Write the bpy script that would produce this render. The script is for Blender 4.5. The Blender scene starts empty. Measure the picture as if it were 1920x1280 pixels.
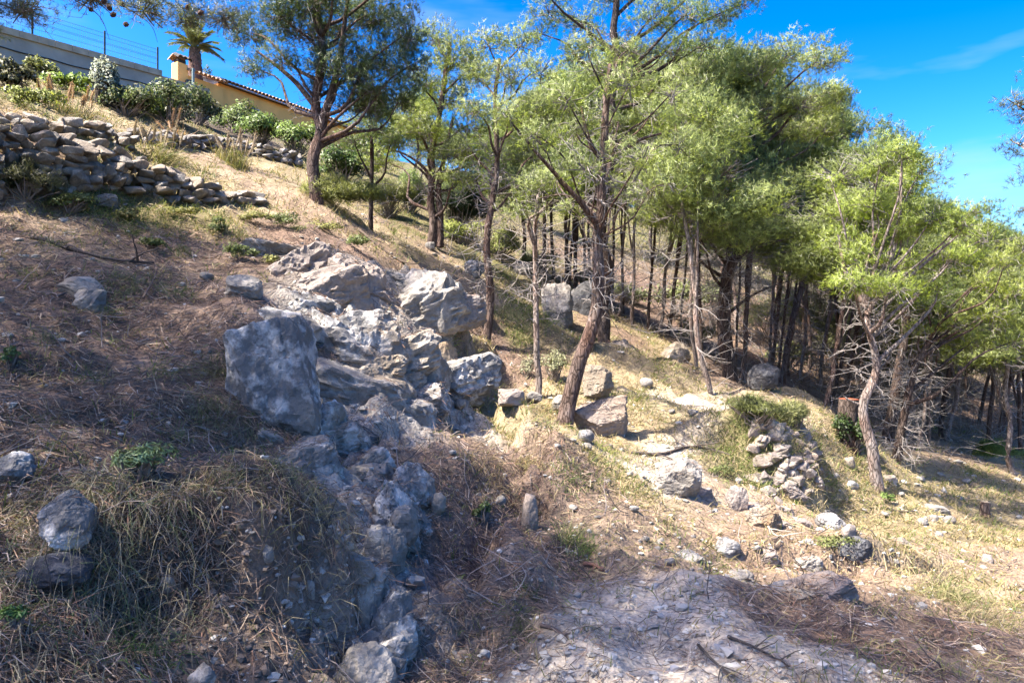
import bpy, bmesh, math
import numpy as np
from mathutils import Vector, Matrix, Euler

rng = np.random.default_rng(11)
scene = bpy.context.scene
COL = scene.collection

# ------------------------------------------------------------------ camera, sky, sun, exposure
F_PX = 1387.0                      # focal length in photo pixels (26 mm equivalent)
EYE = np.array([0.0, 0.0, 1.6])
cam_data = bpy.data.cameras.new("camera")
cam_data.sensor_width = 36.0
cam_data.lens = 26.0
cam_data.clip_start = 0.05
cam_data.clip_end = 2000.0
cam = bpy.data.objects.new("camera", cam_data)
COL.objects.link(cam)
cam.location = EYE
cam.rotation_euler = (math.radians(90), 0, 0)
scene.camera = cam

SUN_AZ = math.atan2(-0.88, -0.42)          # direction to the sun, measured from +Y towards +X
SUN_EL = math.radians(57)
SUN = np.array([math.sin(SUN_AZ) * math.cos(SUN_EL), math.cos(SUN_AZ) * math.cos(SUN_EL), math.sin(SUN_EL)])
sun_data = bpy.data.lights.new("sun", 'SUN')
sun_data.energy = 4.4
sun_data.angle = math.radians(0.5)
sun_data.color = (1.0, 0.92, 0.80)
sun = bpy.data.objects.new("sun", sun_data)
COL.objects.link(sun)
sun.rotation_euler = Vector(SUN).to_track_quat('Z', 'Y').to_euler()
sun.location = (-20, -5, 30)

world = bpy.data.worlds.new("World")
scene.world = world
world.use_nodes = True
world.cycles.sampling_method = 'MANUAL'
world.cycles.sample_map_resolution = 2048
wn, wl = world.node_tree.nodes, world.node_tree.links
wn.clear()
w_out = wn.new("ShaderNodeOutputWorld")
w_bg = wn.new("ShaderNodeBackground")
w_sky = wn.new("ShaderNodeTexSky")
w_sky.sky_type = 'NISHITA'
w_sky.sun_disc = False
w_sky.sun_elevation = SUN_EL
w_sky.sun_rotation = SUN_AZ
w_sky.air_density = 1.0
w_sky.dust_density = 2.2
w_sky.ozone_density = 2.0
w_hsv = wn.new("ShaderNodeHueSaturation")
w_hsv.inputs["Hue"].default_value = 0.502
w_hsv.inputs["Saturation"].default_value = 1.22
w_hsv.inputs["Value"].default_value = 0.62
w_gam = wn.new("ShaderNodeGamma")            # deeper blue away from the sun, over the whole sky alike
w_gam.inputs["Gamma"].default_value = 1.8
wl.new(w_sky.outputs[0], w_gam.inputs["Color"])
wl.new(w_gam.outputs[0], w_hsv.inputs["Color"])
# thin streaks of cirrus over the whole sky
w_tc = wn.new("ShaderNodeTexCoord")
w_map = wn.new("ShaderNodeMapping")
w_map.inputs["Scale"].default_value = (1.6, 1.6, 7.5)
w_map.inputs["Location"].default_value = (0.284, 0.113, 1.44)
w_map.inputs["Rotation"].default_value = (0.0, 0.12, 0.0)
w_noise = wn.new("ShaderNodeTexNoise")
w_noise.inputs["Scale"].default_value = 1.7
w_noise.inputs["Detail"].default_value = 5.0
w_ramp = wn.new("ShaderNodeValToRGB")
w_ramp.color_ramp.elements[0].position = 0.56
w_ramp.color_ramp.elements[0].color = (0, 0, 0, 1)
w_ramp.color_ramp.elements[1].position = 0.84
w_ramp.color_ramp.elements[1].color = (0.55, 0.55, 0.55, 1)
w_mix = wn.new("ShaderNodeMix")
w_mix.data_type = 'RGBA'
wl.new(w_tc.outputs["Generated"], w_map.inputs[0])
wl.new(w_map.outputs[0], w_noise.inputs["Vector"])
wl.new(w_noise.outputs[0], w_ramp.inputs[0])
wl.new(w_ramp.outputs[0], w_mix.inputs["Factor"])
wl.new(w_hsv.outputs[0], w_mix.inputs["A"])
w_mix.inputs["B"].default_value = (3.6, 4.4, 5.2, 1)
wl.new(w_mix.outputs["Result"], w_bg.inputs["Color"])
w_bg.inputs["Strength"].default_value = 0.05
wl.new(w_bg.outputs[0], w_out.inputs["Surface"])

scene.view_settings.view_transform = 'Standard'
scene.view_settings.look = 'None'
scene.view_settings.gamma = 1.0
scene.view_settings.use_curve_mapping = False
scene.view_settings.exposure = 2.25
scene.render.engine = 'CYCLES'
scene.cycles.max_bounces = 6
scene.cycles.diffuse_bounces = 3
scene.cycles.glossy_bounces = 2
scene.cycles.transmission_bounces = 4
scene.cycles.transparent_max_bounces = 4
scene.cycles.sample_clamp_indirect = 4.0
scene.cycles.use_denoising = True
scene.cycles.denoiser = 'OPENIMAGEDENOISE'
scene.cycles.denoising_prefilter = 'NONE'
scene.cycles.denoising_input_passes = 'RGB_ALBEDO_NORMAL'

# ------------------------------------------------------------------ helpers
def at(px, py, Y):
    """point seen at photo pixel (px, py) at distance Y ahead"""
    return np.array([(px - 960.0) / F_PX * Y, Y, 1.6 + (640.0 - py) / F_PX * Y])

def nrm(v):
    v = np.asarray(v, float)
    return v / np.maximum(np.linalg.norm(v, axis=-1, keepdims=True), 1e-9)

def _hash(ix, iy, iz, s):
    h = (ix.astype(np.uint32) * np.uint32(374761393) + iy.astype(np.uint32) * np.uint32(668265263)
         + iz.astype(np.uint32) * np.uint32(2147483647 - 9871) + np.uint32((s * 974711) & 0xFFFFFFFF))
    h = (h ^ (h >> np.uint32(13))) * np.uint32(1274126177)
    h = h ^ (h >> np.uint32(16))
    return h.astype(np.float64) / 4294967295.0

def vnoise(p, s=0):
    """smooth value noise in -1..1"""
    p = np.asarray(p, float)
    i = np.floor(p).astype(np.int64)
    f = p - i
    f = f * f * f * (f * (f * 6 - 15) + 10)
    out = 0
    for dx in (0, 1):
        wx = f[..., 0] if dx else 1 - f[..., 0]
        for dy in (0, 1):
            wy = f[..., 1] if dy else 1 - f[..., 1]
            for dz in (0, 1):
                wz = f[..., 2] if dz else 1 - f[..., 2]
                out = out + wx * wy * wz * _hash(i[..., 0] + dx + 5000, i[..., 1] + dy + 5000, i[..., 2] + dz + 5000, s)
    return out * 2 - 1

def fbm(p, octaves=4, s=0, gain=0.5, lac=2.03):
    a, out, t = 1.0, 0, 0
    p = np.asarray(p, float)
    for o in range(octaves):
        out = out + a * vnoise(p, s + o * 17)
        t += a
        a *= gain
        p = p * lac + 3.7
    return out / t

def xyz(x, y, z=0.0):
    x = np.asarray(x, float)
    return np.stack([x, np.asarray(y, float) + 0 * x, np.zeros_like(x) + z], -1)

class Geo:
    """collects vertices, faces and vertex colours of one mesh"""
    def __init__(self):
        self.V, self.F, self.C, self.N, self.n = [], [], [], [], 0
    def add(self, V, faces, C=None, N=None):
        V = np.asarray(V, float).reshape(-1, 3)
        for f in faces:
            f = np.asarray(f, np.int64)
            if len(f):
                self.F.append(f + self.n)
        self.V.append(V)
        if C is None:
            C = np.ones((len(V), 3)) * 0.5
        C = np.asarray(C, float)
        if C.ndim == 1:
            C = np.repeat(C[None], len(V), 0)
        self.C.append(C)
        if N is not None:
            self.N.append(np.asarray(N, float))
        self.n += len(V)
        return self
    def mesh(self, name, mat, smooth=False):
        me = bpy.data.meshes.new(name)
        V = np.concatenate(self.V)
        me.vertices.add(len(V))
        me.vertices.foreach_set("co", V.astype(np.float32).ravel())
        loops = np.concatenate([f.ravel() for f in self.F])
        tot = np.concatenate([np.full(len(f), f.shape[1], np.int32) for f in self.F])
        start = np.concatenate([[0], np.cumsum(tot)[:-1]]).astype(np.int32)
        me.loops.add(len(loops))
        me.loops.foreach_set("vertex_index", loops.astype(np.int32))
        me.polygons.add(len(tot))
        me.polygons.foreach_set("loop_start", start)
        me.polygons.foreach_set("loop_total", tot)
        me.polygons.foreach_set("use_smooth", np.full(len(tot), smooth))
        at_ = me.attributes.new("Col", 'FLOAT_COLOR', 'POINT')
        C = np.concatenate(self.C)
        at_.data.foreach_set("color", np.concatenate([C, np.ones((len(C), 1))], 1).astype(np.float32).ravel())
        if self.N:
            an = me.attributes.new("puff_normal", 'FLOAT_VECTOR', 'POINT')
            an.data.foreach_set("vector", np.concatenate(self.N).astype(np.float32).ravel())
        me.materials.append(mat)
        me.update(calc_edges=True)
        me.validate()
        return me

def link(name, data, parent=None, loc=None, label=None, cat=None, group=None, kind=None):
    o = bpy.data.objects.new(name, data)
    COL.objects.link(o)
    if parent is not None:
        o.parent = parent
    if loc is not None:
        o.location = loc
    if label: o["label"] = label
    if cat: o["category"] = cat
    if group: o["group"] = group
    if kind: o["kind"] = kind
    return o

def thing(name, label, cat, loc, group=None):
    e = link(name, None, None, tuple(loc), label, cat, group)
    e.empty_display_size = 0.2
    return e

def part(name, geo, mat, parent, smooth=False, kind=None, label=None, origin=None):
    """links a Geo given in world coordinates as a part of an Empty at 'origin'"""
    if origin is not None:
        geo.V = [v - np.asarray(origin) for v in geo.V]
    return link(name, geo.mesh(name, mat, smooth), parent, kind=kind, label=label)

def tubes(paths, radii, sides=3, cols=None, cap=False):
    """paths (N,M,3), radii (N,M) -> V, faces, C"""
    paths = np.asarray(paths, float); radii = np.asarray(radii, float)
    N, M = paths.shape[:2]
    tan = np.gradient(paths, axis=1)
    tan = nrm(tan)
    ref = np.where(np.abs(tan[..., 2:3]) > 0.9, np.array([1.0, 0, 0]), np.array([0, 0, 1.0]))
    if M > 1:
        ref[:] = ref[:, :1]
    a = nrm(np.cross(tan, ref)); b = np.cross(tan, a)
    ang = np.arange(sides) / sides * 2 * np.pi
    V = paths[:, :, None] + radii[:, :, None, None] * (a[:, :, None] * np.cos(ang)[None, None, :, None] + b[:, :, None] * np.sin(ang)[None, None, :, None])
    idx = np.arange(N * M * sides).reshape(N, M, sides)
    q = np.stack([idx[:, :-1], np.roll(idx, -1, 2)[:, :-1], np.roll(idx, -1, 2)[:, 1:], idx[:, 1:]], -1).reshape(-1, 4)
    faces = [q]
    if cap:
        faces += [idx[:, -1, :], idx[:, 0, ::-1]]
    C = None
    if cols is not None:
        cols = np.asarray(cols, float)
        if cols.ndim == 1:
            C = np.tile(cols, (N * M * sides, 1))
        else:
            C = np.repeat(cols, M * sides, 0)
    return V.reshape(-1, 3), faces, C

def spline(pts, n):
    """Catmull-Rom through pts, n samples"""
    P = np.asarray(pts, float)
    P = np.vstack([2 * P[0] - P[1], P, 2 * P[-1] - P[-2]])
    k = len(P) - 3
    t = np.linspace(0, k, n)
    i = np.minimum(t.astype(int), k - 1)
    u = (t - i)[:, None]
    a, b, c, d = P[i], P[i + 1], P[i + 2], P[i + 3]
    return 0.5 * (2 * b + (c - a) * u + (2 * a - 5 * b + 4 * c - d) * u * u + (3 * b - a - 3 * c + d) * u ** 3)

def blades(root, direc, L, W, droop, cols, r=rng, seg=3):
    """curved tapering grass blades; all arguments per blade"""
    N = len(root)
    L = np.broadcast_to(L, N)[:, None]; W = np.broadcast_to(W, N)[:, None]; droop = np.broadcast_to(droop, N)[:, None]
    side = nrm(np.cross(direc, nrm(r.normal(size=(N, 3))))) * W * 0.5
    if seg == 2:
        p_ = [root + direc * L * t + np.array([0, 0, -1.0]) * droop * L * t * t for t in (0.0, 0.5, 1.0)]
        V = np.stack([p_[0] - side, p_[0] + side, p_[1] - side * .85, p_[1] + side * .85, p_[2]], 1)
        b = np.arange(N)[:, None] * 5
        return V.reshape(-1, 3), [b + np.array([0, 1, 3, 2]), b + np.array([2, 3, 4])], np.repeat(cols, 5, 0)
    ts = (0.0, 0.35, 0.7, 1.0)
    pts = [root + direc * L * t + np.array([0, 0, -1.0]) * droop * L * t * t for t in ts]
    V = np.stack([pts[0] - side, pts[0] + side, pts[1] - side * .9, pts[1] + side * .9, pts[2] - side * .6, pts[2] + side * .6, pts[3]], 1)
    b = np.arange(N)[:, None] * 7
    q = np.concatenate([b + np.array([0, 1, 3, 2]), b + np.array([2, 3, 5, 4])])
    t3 = b + np.array([4, 5, 6])
    return V.reshape(-1, 3), [q, t3], np.repeat(cols, 7, 0)

def needles(centers, axes, K, L, W, cols, spread=0.75, r=rng, outn=None):
    """tufts of pine needles: K thin triangles round every axis"""
    N = len(centers)
    ax = np.repeat(axes, K, 0)
    d = nrm(ax * 0.55 + r.normal(size=(N * K, 3)) * spread * 0.7)
    c = np.repeat(centers, K, 0) + ax * (r.random((N * K, 1)) - 0.6) * L * 0.9
    side = nrm(np.cross(d, r.normal(size=(N * K, 3)))) * W * 0.5
    ln = L * (0.7 + 0.5 * r.random((N * K, 1)))
    V = np.stack([c - side, c + side, c + d * ln], 1).reshape(-1, 3)
    F = np.arange(N * K * 3).reshape(-1, 3)
    C = np.repeat(cols, K, 0) * (0.82 + 0.36 * r.random((N * K, 1)))
    if outn is None:
        outn = axes
    Nn = nrm(np.repeat(outn, K, 0) + r.normal(size=(N * K, 3)) * 0.33)
    return V, [F], np.repeat(C, 3, 0), np.repeat(Nn, 3, 0)

def leaves(centers, normals, size, cols, r=rng, aspect=0.5, outn=None):
    """small diamond leaves"""
    N = len(centers)
    size = np.broadcast_to(size, N)[:, None]
    u = nrm(np.cross(normals, r.normal(size=(N, 3))))
    v = np.cross(normals, u)
    fold = normals * size * 0.12
    V = np.stack([centers - u * size, centers + v * size * aspect + fold, centers + u * size, centers - v * size * aspect + fold], 1).reshape(-1, 3)
    i = np.arange(N)[:, None] * 4
    F = np.concatenate([i + np.array([0, 1, 2]), i + np.array([0, 2, 3])])
    if outn is None:
        outn = normals
    return V, [F], np.repeat(cols, 4, 0), np.repeat(nrm(outn + r.normal(size=(N, 3)) * 0.35), 4, 0)

# ------------------------------------------------------------------ materials
def new_mat(name):
    m = bpy.data.materials.new(name)
    m.use_nodes = True
    nt = m.node_tree
    return m, nt, nt.nodes["Principled BSDF"]

def node(nt, kind, **kw):
    n = nt.nodes.new(kind)
    for k, v in kw.items():
        if k in n.inputs:
            n.inputs[k].default_value = v
        else:
            setattr(n, k, v)
    return n

def noise_node(nt, vec, scale, detail=5.0, rough=0.55):
    n = node(nt, "ShaderNodeTexNoise", Scale=scale, Detail=detail, Roughness=rough)
    nt.links.new(vec, n.inputs["Vector"])
    return n.outputs[0]

def ramp(nt, fac, stops):
    r = nt.nodes.new("ShaderNodeValToRGB")
    e = r.color_ramp.elements
    while len(e) < len(stops):
        e.new(0.5)
    for el, (p, c) in zip(e, stops):
        el.position = p
        el.color = (c[0], c[1], c[2], 1)
    nt.links.new(fac, r.inputs[0])
    return r.outputs[0]

def mixc(nt, a, b, fac, mode='MIX'):
    m = nt.nodes.new("ShaderNodeMix")
    m.data_type = 'RGBA'
    m.blend_type = mode
    for sock, val in ((m.inputs["A"], a), (m.inputs["B"], b), (m.inputs["Factor"], fac)):
        if isinstance(val, (int, float)):
            sock.default_value = val
        elif isinstance(val, tuple):
            sock.default_value = (*val, 1)
        else:
            nt.links.new(val, sock)
    return m.outputs["Result"]

def bump(nt, bsdf, height, strength, dist):
    b = node(nt, "ShaderNodeBump", Strength=strength, Distance=dist)
    nt.links.new(height, b.inputs["Height"])
    nt.links.new(b.outputs[0], bsdf.inputs["Normal"])

def attr(nt, name="Col"):
    a = nt.nodes.new("ShaderNodeAttribute")
    a.attribute_name = name
    return a.outputs["Color"]

def coord(nt, which="Object"):
    return nt.nodes.new("ShaderNodeTexCoord").outputs[which]

def foliage_mat(name, transl=0.35, rough=0.55, tint=(1.25, 1.3, 0.6), spec=0.3, puff=False, gain=1.0):
    m, nt, b = new_mat(name)
    c = mixc(nt, attr(nt), (gain, gain, gain), 1.0, 'MULTIPLY')
    nt.links.new(c, b.inputs["Base Color"])
    b.inputs["Roughness"].default_value = rough
    b.inputs["Specular IOR Level"].default_value = spec
    t = nt.nodes.new("ShaderNodeBsdfTranslucent")
    nt.links.new(mixc(nt, c, tint, 1.0, 'MULTIPLY'), t.inputs["Color"])
    if puff:
        a = nt.nodes.new("ShaderNodeAttribute"); a.attribute_name = "puff_normal"
        vt = nt.nodes.new("ShaderNodeVectorTransform"); vt.vector_type = 'NORMAL'; vt.convert_from = 'OBJECT'; vt.convert_to = 'WORLD'
        vn = nt.nodes.new("ShaderNodeVectorMath"); vn.operation = 'NORMALIZE'
        nt.links.new(a.outputs["Vector"], vt.inputs[0]); nt.links.new(vt.outputs[0], vn.inputs[0])
        nt.links.new(vn.outputs[0], b.inputs["Normal"]); nt.links.new(vn.outputs[0], t.inputs["Normal"])
    s = nt.nodes.new("ShaderNodeMixShader")
    s.inputs[0].default_value = transl
    nt.links.new(b.outputs[0], s.inputs[1]); nt.links.new(t.outputs[0], s.inputs[2])
    nt.links.new(s.outputs[0], nt.nodes["Material Output"].inputs["Surface"])
    return m

def matte_attr(name, rough=0.9):
    m, nt, b = new_mat(name)
    nt.links.new(mixc(nt, attr(nt), (0.66, 0.66, 0.66), 1.0, 'MULTIPLY'), b.inputs["Base Color"])
    b.inputs["Roughness"].default_value = rough
    b.inputs["Specular IOR Level"].default_value = 0.2
    return m

ALB = 0.52      # base colours below were noted from the bright picture; this brings them to real reflectances
def sc3(c, k=ALB):
    return tuple(x * k for x in c)

M = {}
M["needles"] = foliage_mat("pine_needles", 0.42, 0.42, (1.25, 1.3, 0.6), 0.5, puff=True, gain=1.32)
M["leaf"] = foliage_mat("shrub_leaf", 0.30, 0.45, (1.3, 1.3, 0.5), 0.3, puff=True, gain=0.92)
M["grass"] = foliage_mat("grass_blade", 0.30, 0.6, (1.2, 1.15, 0.7), 0.25, gain=0.6)
M["litter"] = matte_attr("needle_litter", 0.8)
M["twig"] = matte_attr("twig_bark", 0.85)

def bark_mat(name, c1, c2, c3):
    c1, c2, c3 = sc3(c1, 0.7), sc3(c2, 0.7), sc3(c3, 0.7)
    m, nt, b = new_mat(name)
    co = coord(nt)
    mp = node(nt, "ShaderNodeMapping")
    mp.inputs["Scale"].default_value = (1, 1, 0.28)
    nt.links.new(co, mp.inputs[0])
    v = node(nt, "ShaderNodeTexVoronoi", Scale=26.0)
    v.feature = 'DISTANCE_TO_EDGE'
    wob = noise_node(nt, mp.outputs[0], 9.0)
    vm = mixc(nt, mp.outputs[0], wob, 0.10)
    nt.links.new(vm, v.inputs["Vector"])
    n1 = noise_node(nt, mp.outputs[0], 14.0, 6)
    n2 = noise_node(nt, co, 2.2, 3)
    base = ramp(nt, n1, [(0.30, c1), (0.55, c2), (0.75, c3)])
    crack = ramp(nt, v.outputs["Distance"], [(0.0, (0.25, 0.22, 0.2)), (0.16, (1, 1, 1))])
    base = mixc(nt, base, crack, 0.8, 'MULTIPLY')
    patch = ramp(nt, n2, [(0.45, (1, 1, 1)), (0.7, (1.15, 0.82, 0.68))])
    base = mixc(nt, base, patch, 0.8, 'MULTIPLY')
    nt.links.new(base, b.inputs["Base Color"])
    b.inputs["Roughness"].default_value = 0.9
    b.inputs["Specular IOR Level"].default_value = 0.15
    h = mixc(nt, crack, n1, 0.35)
    bump(nt, b, h, 0.9, 0.02)
    return m
M["bark"] = bark_mat("pine_bark", (0.09, 0.066, 0.055), (0.18, 0.135, 0.115), (0.29, 0.235, 0.21))
M["bark_pale"] = bark_mat("pine_bark_pale", (0.17, 0.14, 0.125), (0.34, 0.29, 0.26), (0.50, 0.45, 0.42))
M["bark_dark"] = bark_mat("pine_bark_dark", (0.06, 0.045, 0.038), (0.13, 0.10, 0.085), (0.22, 0.175, 0.15))

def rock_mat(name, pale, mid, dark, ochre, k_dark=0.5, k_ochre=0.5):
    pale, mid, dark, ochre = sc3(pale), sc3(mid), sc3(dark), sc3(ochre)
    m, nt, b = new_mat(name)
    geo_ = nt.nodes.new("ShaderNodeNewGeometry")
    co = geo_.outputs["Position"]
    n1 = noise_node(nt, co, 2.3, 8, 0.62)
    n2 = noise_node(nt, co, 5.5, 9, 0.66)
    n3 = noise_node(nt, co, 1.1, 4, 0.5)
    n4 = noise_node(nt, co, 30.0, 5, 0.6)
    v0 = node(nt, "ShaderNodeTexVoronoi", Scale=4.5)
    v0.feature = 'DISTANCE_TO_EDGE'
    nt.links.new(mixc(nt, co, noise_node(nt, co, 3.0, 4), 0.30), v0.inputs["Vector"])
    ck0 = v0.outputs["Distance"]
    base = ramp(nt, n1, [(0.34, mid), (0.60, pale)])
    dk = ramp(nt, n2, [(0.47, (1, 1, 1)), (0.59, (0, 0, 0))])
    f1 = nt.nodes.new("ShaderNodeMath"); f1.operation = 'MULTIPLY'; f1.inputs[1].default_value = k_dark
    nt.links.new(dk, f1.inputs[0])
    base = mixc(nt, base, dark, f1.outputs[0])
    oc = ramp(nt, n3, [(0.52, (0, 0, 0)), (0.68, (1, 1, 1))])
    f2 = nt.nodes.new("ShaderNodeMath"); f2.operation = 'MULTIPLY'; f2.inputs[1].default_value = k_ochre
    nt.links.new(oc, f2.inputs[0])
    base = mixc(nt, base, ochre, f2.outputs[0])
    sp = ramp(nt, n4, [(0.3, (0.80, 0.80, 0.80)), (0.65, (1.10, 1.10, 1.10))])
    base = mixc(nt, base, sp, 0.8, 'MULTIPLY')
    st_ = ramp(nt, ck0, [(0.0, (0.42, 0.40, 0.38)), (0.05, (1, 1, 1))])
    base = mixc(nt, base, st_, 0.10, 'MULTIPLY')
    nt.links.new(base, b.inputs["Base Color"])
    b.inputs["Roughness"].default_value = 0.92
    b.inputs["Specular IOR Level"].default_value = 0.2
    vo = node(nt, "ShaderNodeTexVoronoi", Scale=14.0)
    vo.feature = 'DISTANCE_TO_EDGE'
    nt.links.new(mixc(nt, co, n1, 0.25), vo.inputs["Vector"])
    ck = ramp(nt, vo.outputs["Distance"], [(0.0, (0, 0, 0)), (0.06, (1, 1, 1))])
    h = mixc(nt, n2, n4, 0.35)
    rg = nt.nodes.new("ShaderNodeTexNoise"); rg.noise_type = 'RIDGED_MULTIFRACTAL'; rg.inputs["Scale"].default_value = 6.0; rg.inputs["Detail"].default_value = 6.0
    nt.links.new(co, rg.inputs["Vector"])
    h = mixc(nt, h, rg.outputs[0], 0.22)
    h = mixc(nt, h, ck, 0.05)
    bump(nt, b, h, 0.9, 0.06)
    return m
M["rock_grey"] = rock_mat("limestone_grey", (0.88, 0.85, 0.80), (0.62, 0.58, 0.54), (0.20, 0.195, 0.19), (0.50, 0.40, 0.28), 0.92, 0.5)
M["rock_pale"] = rock_mat("limestone_pale", (0.62, 0.58, 0.52), (0.42, 0.38, 0.33), (0.22, 0.20, 0.18), (0.48, 0.36, 0.23), 0.65, 0.55)
M["rock_ochre"] = rock_mat("limestone_ochre", (0.52, 0.45, 0.36), (0.40, 0.31, 0.22), (0.2, 0.17, 0.14), (0.44, 0.26, 0.11), 0.45, 0.9)
M["rock_pink"] = rock_mat("limestone_pink", (0.50, 0.43, 0.38), (0.42, 0.34, 0.29), (0.27, 0.24, 0.22), (0.46, 0.34, 0.24), 0.50, 0.6)
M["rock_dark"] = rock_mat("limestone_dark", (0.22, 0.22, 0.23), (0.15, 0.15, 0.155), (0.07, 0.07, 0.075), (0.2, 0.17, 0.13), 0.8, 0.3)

M["wall_brown"] = rock_mat("wall_stone_brown", (0.66, 0.57, 0.47), (0.46, 0.38, 0.30), (0.13, 0.11, 0.09), (0.34, 0.24, 0.15), 0.5, 0.5)
M["wall_grey"] = rock_mat("wall_stone_grey", (0.62, 0.57, 0.51), (0.42, 0.39, 0.35), (0.11, 0.105, 0.10), (0.28, 0.23, 0.17), 0.6, 0.4)
def plain_mat(name, c, var=0.15, scale=6.0, rough=0.85, bstr=0.25, bdist=0.01):
    c = sc3(c, 0.58)
    m, nt, b = new_mat(name)
    co = coord(nt)
    n = noise_node(nt, co, scale, 6)
    lo = tuple(x * (1 - var) for x in c); hi = tuple(x * (1 + var) for x in c)
    nt.links.new(ramp(nt, n, [(0.3, lo), (0.7, hi)]), b.inputs["Base Color"])
    b.inputs["Roughness"].default_value = rough
    bump(nt, b, noise_node(nt, co, scale * 6, 4), bstr, bdist)
    return m
# ------------------------------------------------------------------ terrain
# survey points: photo pixel, distance, ground type
#   P pale trodden gravel, L needle litter, S straw and dry grass, E bare tan earth, G green growth, R rubble, D dark humus
SURVEY = [
 (1280,1280,3.6,'P'),(1000,1280,3.5,'P'),(1000,1150,4.3,'P'),(1200,1150,4.4,'P'),(1150,1000,6.0,'E'),(1250,920,7.6,'P'),(1100,900,7.2,'S'),
 (1290,850,9.0,'P'),(1060,815,9.2,'S'),(1180,800,9.8,'S'),(1320,770,11.5,'P'),(1400,735,14.5,'E'),(1365,725,15.5,'L'),(1210,740,12,'S'),(1000,740,10.5,'S'),
 (1100,740,11.2,'S'),(1010,990,6.3,'D'),(1005,880,6.9,'L'),(940,880,6.6,'L'),(900,830,7.2,'L'),(960,790,8.5,'S'),(870,730,9.2,'S'),(900,680,10.5,'S'),
 (920,655,12.6,'L'),(960,640,13,'L'),(1000,600,14,'G'),(1045,612,15.5,'S'),(1130,620,16,'L'),(1200,640,16,'S'),(1290,660,16,'L'),(1220,600,20,'L'),(1150,560,22,'L'),
 (1000,500,19,'S'),(960,470,22,'G'),(900,480,17.5,'G'),(815,462,16.5,'E'),(880,540,14,'E'),(800,520,13,'E'),(700,440,14.5,'S'),(740,410,18,'G'),(620,375,14,'S'),
 (595,372,13,'E'),(680,320,25,'G'),(560,300,20,'G'),(480,385,12,'S'),(380,395,10.8,'G'),(200,385,9.6,'G'),(0,400,8.6,'L'),
 (0,215,9.7,'E'),(200,268,11,'S'),(350,330,12,'S'),(480,358,12.6,'E'),(0,195,11.5,'G'),(250,240,16,'S'),(400,310,16,'E'),(550,325,18,'S'),(420,240,22,'D'),
 (150,170,20,'G'),(0,140,22,'G'),(0,130,27.5,'G'),(300,210,30,'D'),(380,230,33,'D'),(540,250,38,'D'),(650,300,34,'G'),
 (700,560,9.0,'R'),(560,470,10.2,'L'),(640,470,11,'L'),(850,590,9.8,'R'),(860,690,9.4,'L'),(760,640,8.6,'R'),(820,740,8.3,'R'),(700,680,7.8,'R'),(600,600,7.6,'R'),
 (500,610,6.8,'L'),(600,780,6.4,'R'),(500,800,5.6,'L'),(430,830,5.2,'L'),(700,820,6.4,'R'),(780,860,6.2,'L'),(860,900,6,'L'),(880,980,5.6,'L'),(940,1010,5.6,'L'),
 (400,520,8.8,'L'),(150,540,7.2,'L'),(300,620,6.6,'L'),(0,640,6,'L'),(0,540,7,'L'),(100,450,8.2,'E'),(300,450,9.2,'L'),(0,760,4.8,'L'),(200,760,5,'L'),(350,760,5.3,'L'),
 (0,900,3.7,'L'),(200,880,4,'L'),(400,900,4.2,'L'),(560,900,4.7,'L'),(640,900,5,'L'),(100,1050,3.2,'L'),(300,1020,3.4,'D'),(450,1030,3.4,'D'),(580,1020,3.7,'D'),
 (100,1200,2.75,'D'),(200,1280,2.5,'D'),(450,1150,3.1,'M'),(450,1280,2.9,'M'),(620,1150,3.5,'M'),(600,1280,3.1,'M'),(720,900,5.4,'R'),(740,960,5.1,'R'),(700,1000,4.6,'R'),
 (720,1100,4.1,'R'),(740,1230,3.6,'R'),(800,1100,4.3,'L'),(820,1000,5,'L'),(830,1250,3.6,'L'),(900,1130,4.35,'L'),
 (1440,780,9.6,'G'),(1490,810,9.8,'S'),(1360,800,10.5,'S'),(1440,940,8.4,'E'),(1500,930,8.9,'E'),(1550,940,9.3,'S'),(1380,930,8,'E'),(1350,1020,6.2,'E'),(1400,1000,6.8,'E'),
 (1560,820,11.5,'S'),(1540,760,13,'S'),(1600,880,11,'S'),(1645,930,10.7,'S'),(1680,880,13,'S'),(1700,832,17,'E'),(1850,860,17.5,'E'),(1900,900,15,'S'),(1850,970,11,'S'),
 (1700,960,10,'S'),(1600,1000,8.2,'S'),(1650,1040,7.4,'S'),(1750,1060,7.4,'E'),(1900,1050,8.2,'E'),(1500,1060,5.8,'E'),(1300,1050,5.6,'E'),(1700,1110,5.4,'E'),(1850,1180,4.9,'L'),
 (1600,1180,4.6,'L'),(1450,1170,4.3,'L'),(1480,1262,3.7,'P'),(1750,1280,3.9,'L'),(1900,1280,4,'E'),
 (1250,560,26,'L'),(1500,640,28,'L'),(1500,705,20,'L'),(1650,790,20,'L'),(1750,750,26,'L'),(1800,640,42,'P'),(1700,525,52,'G'),(1900,620,52,'P'),(1300,398,45,'G'),
 (1100,398,40,'G'),(900,380,45,'G'),(1000,340,90,'G'),(1700,430,95,'G'),
]
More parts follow.
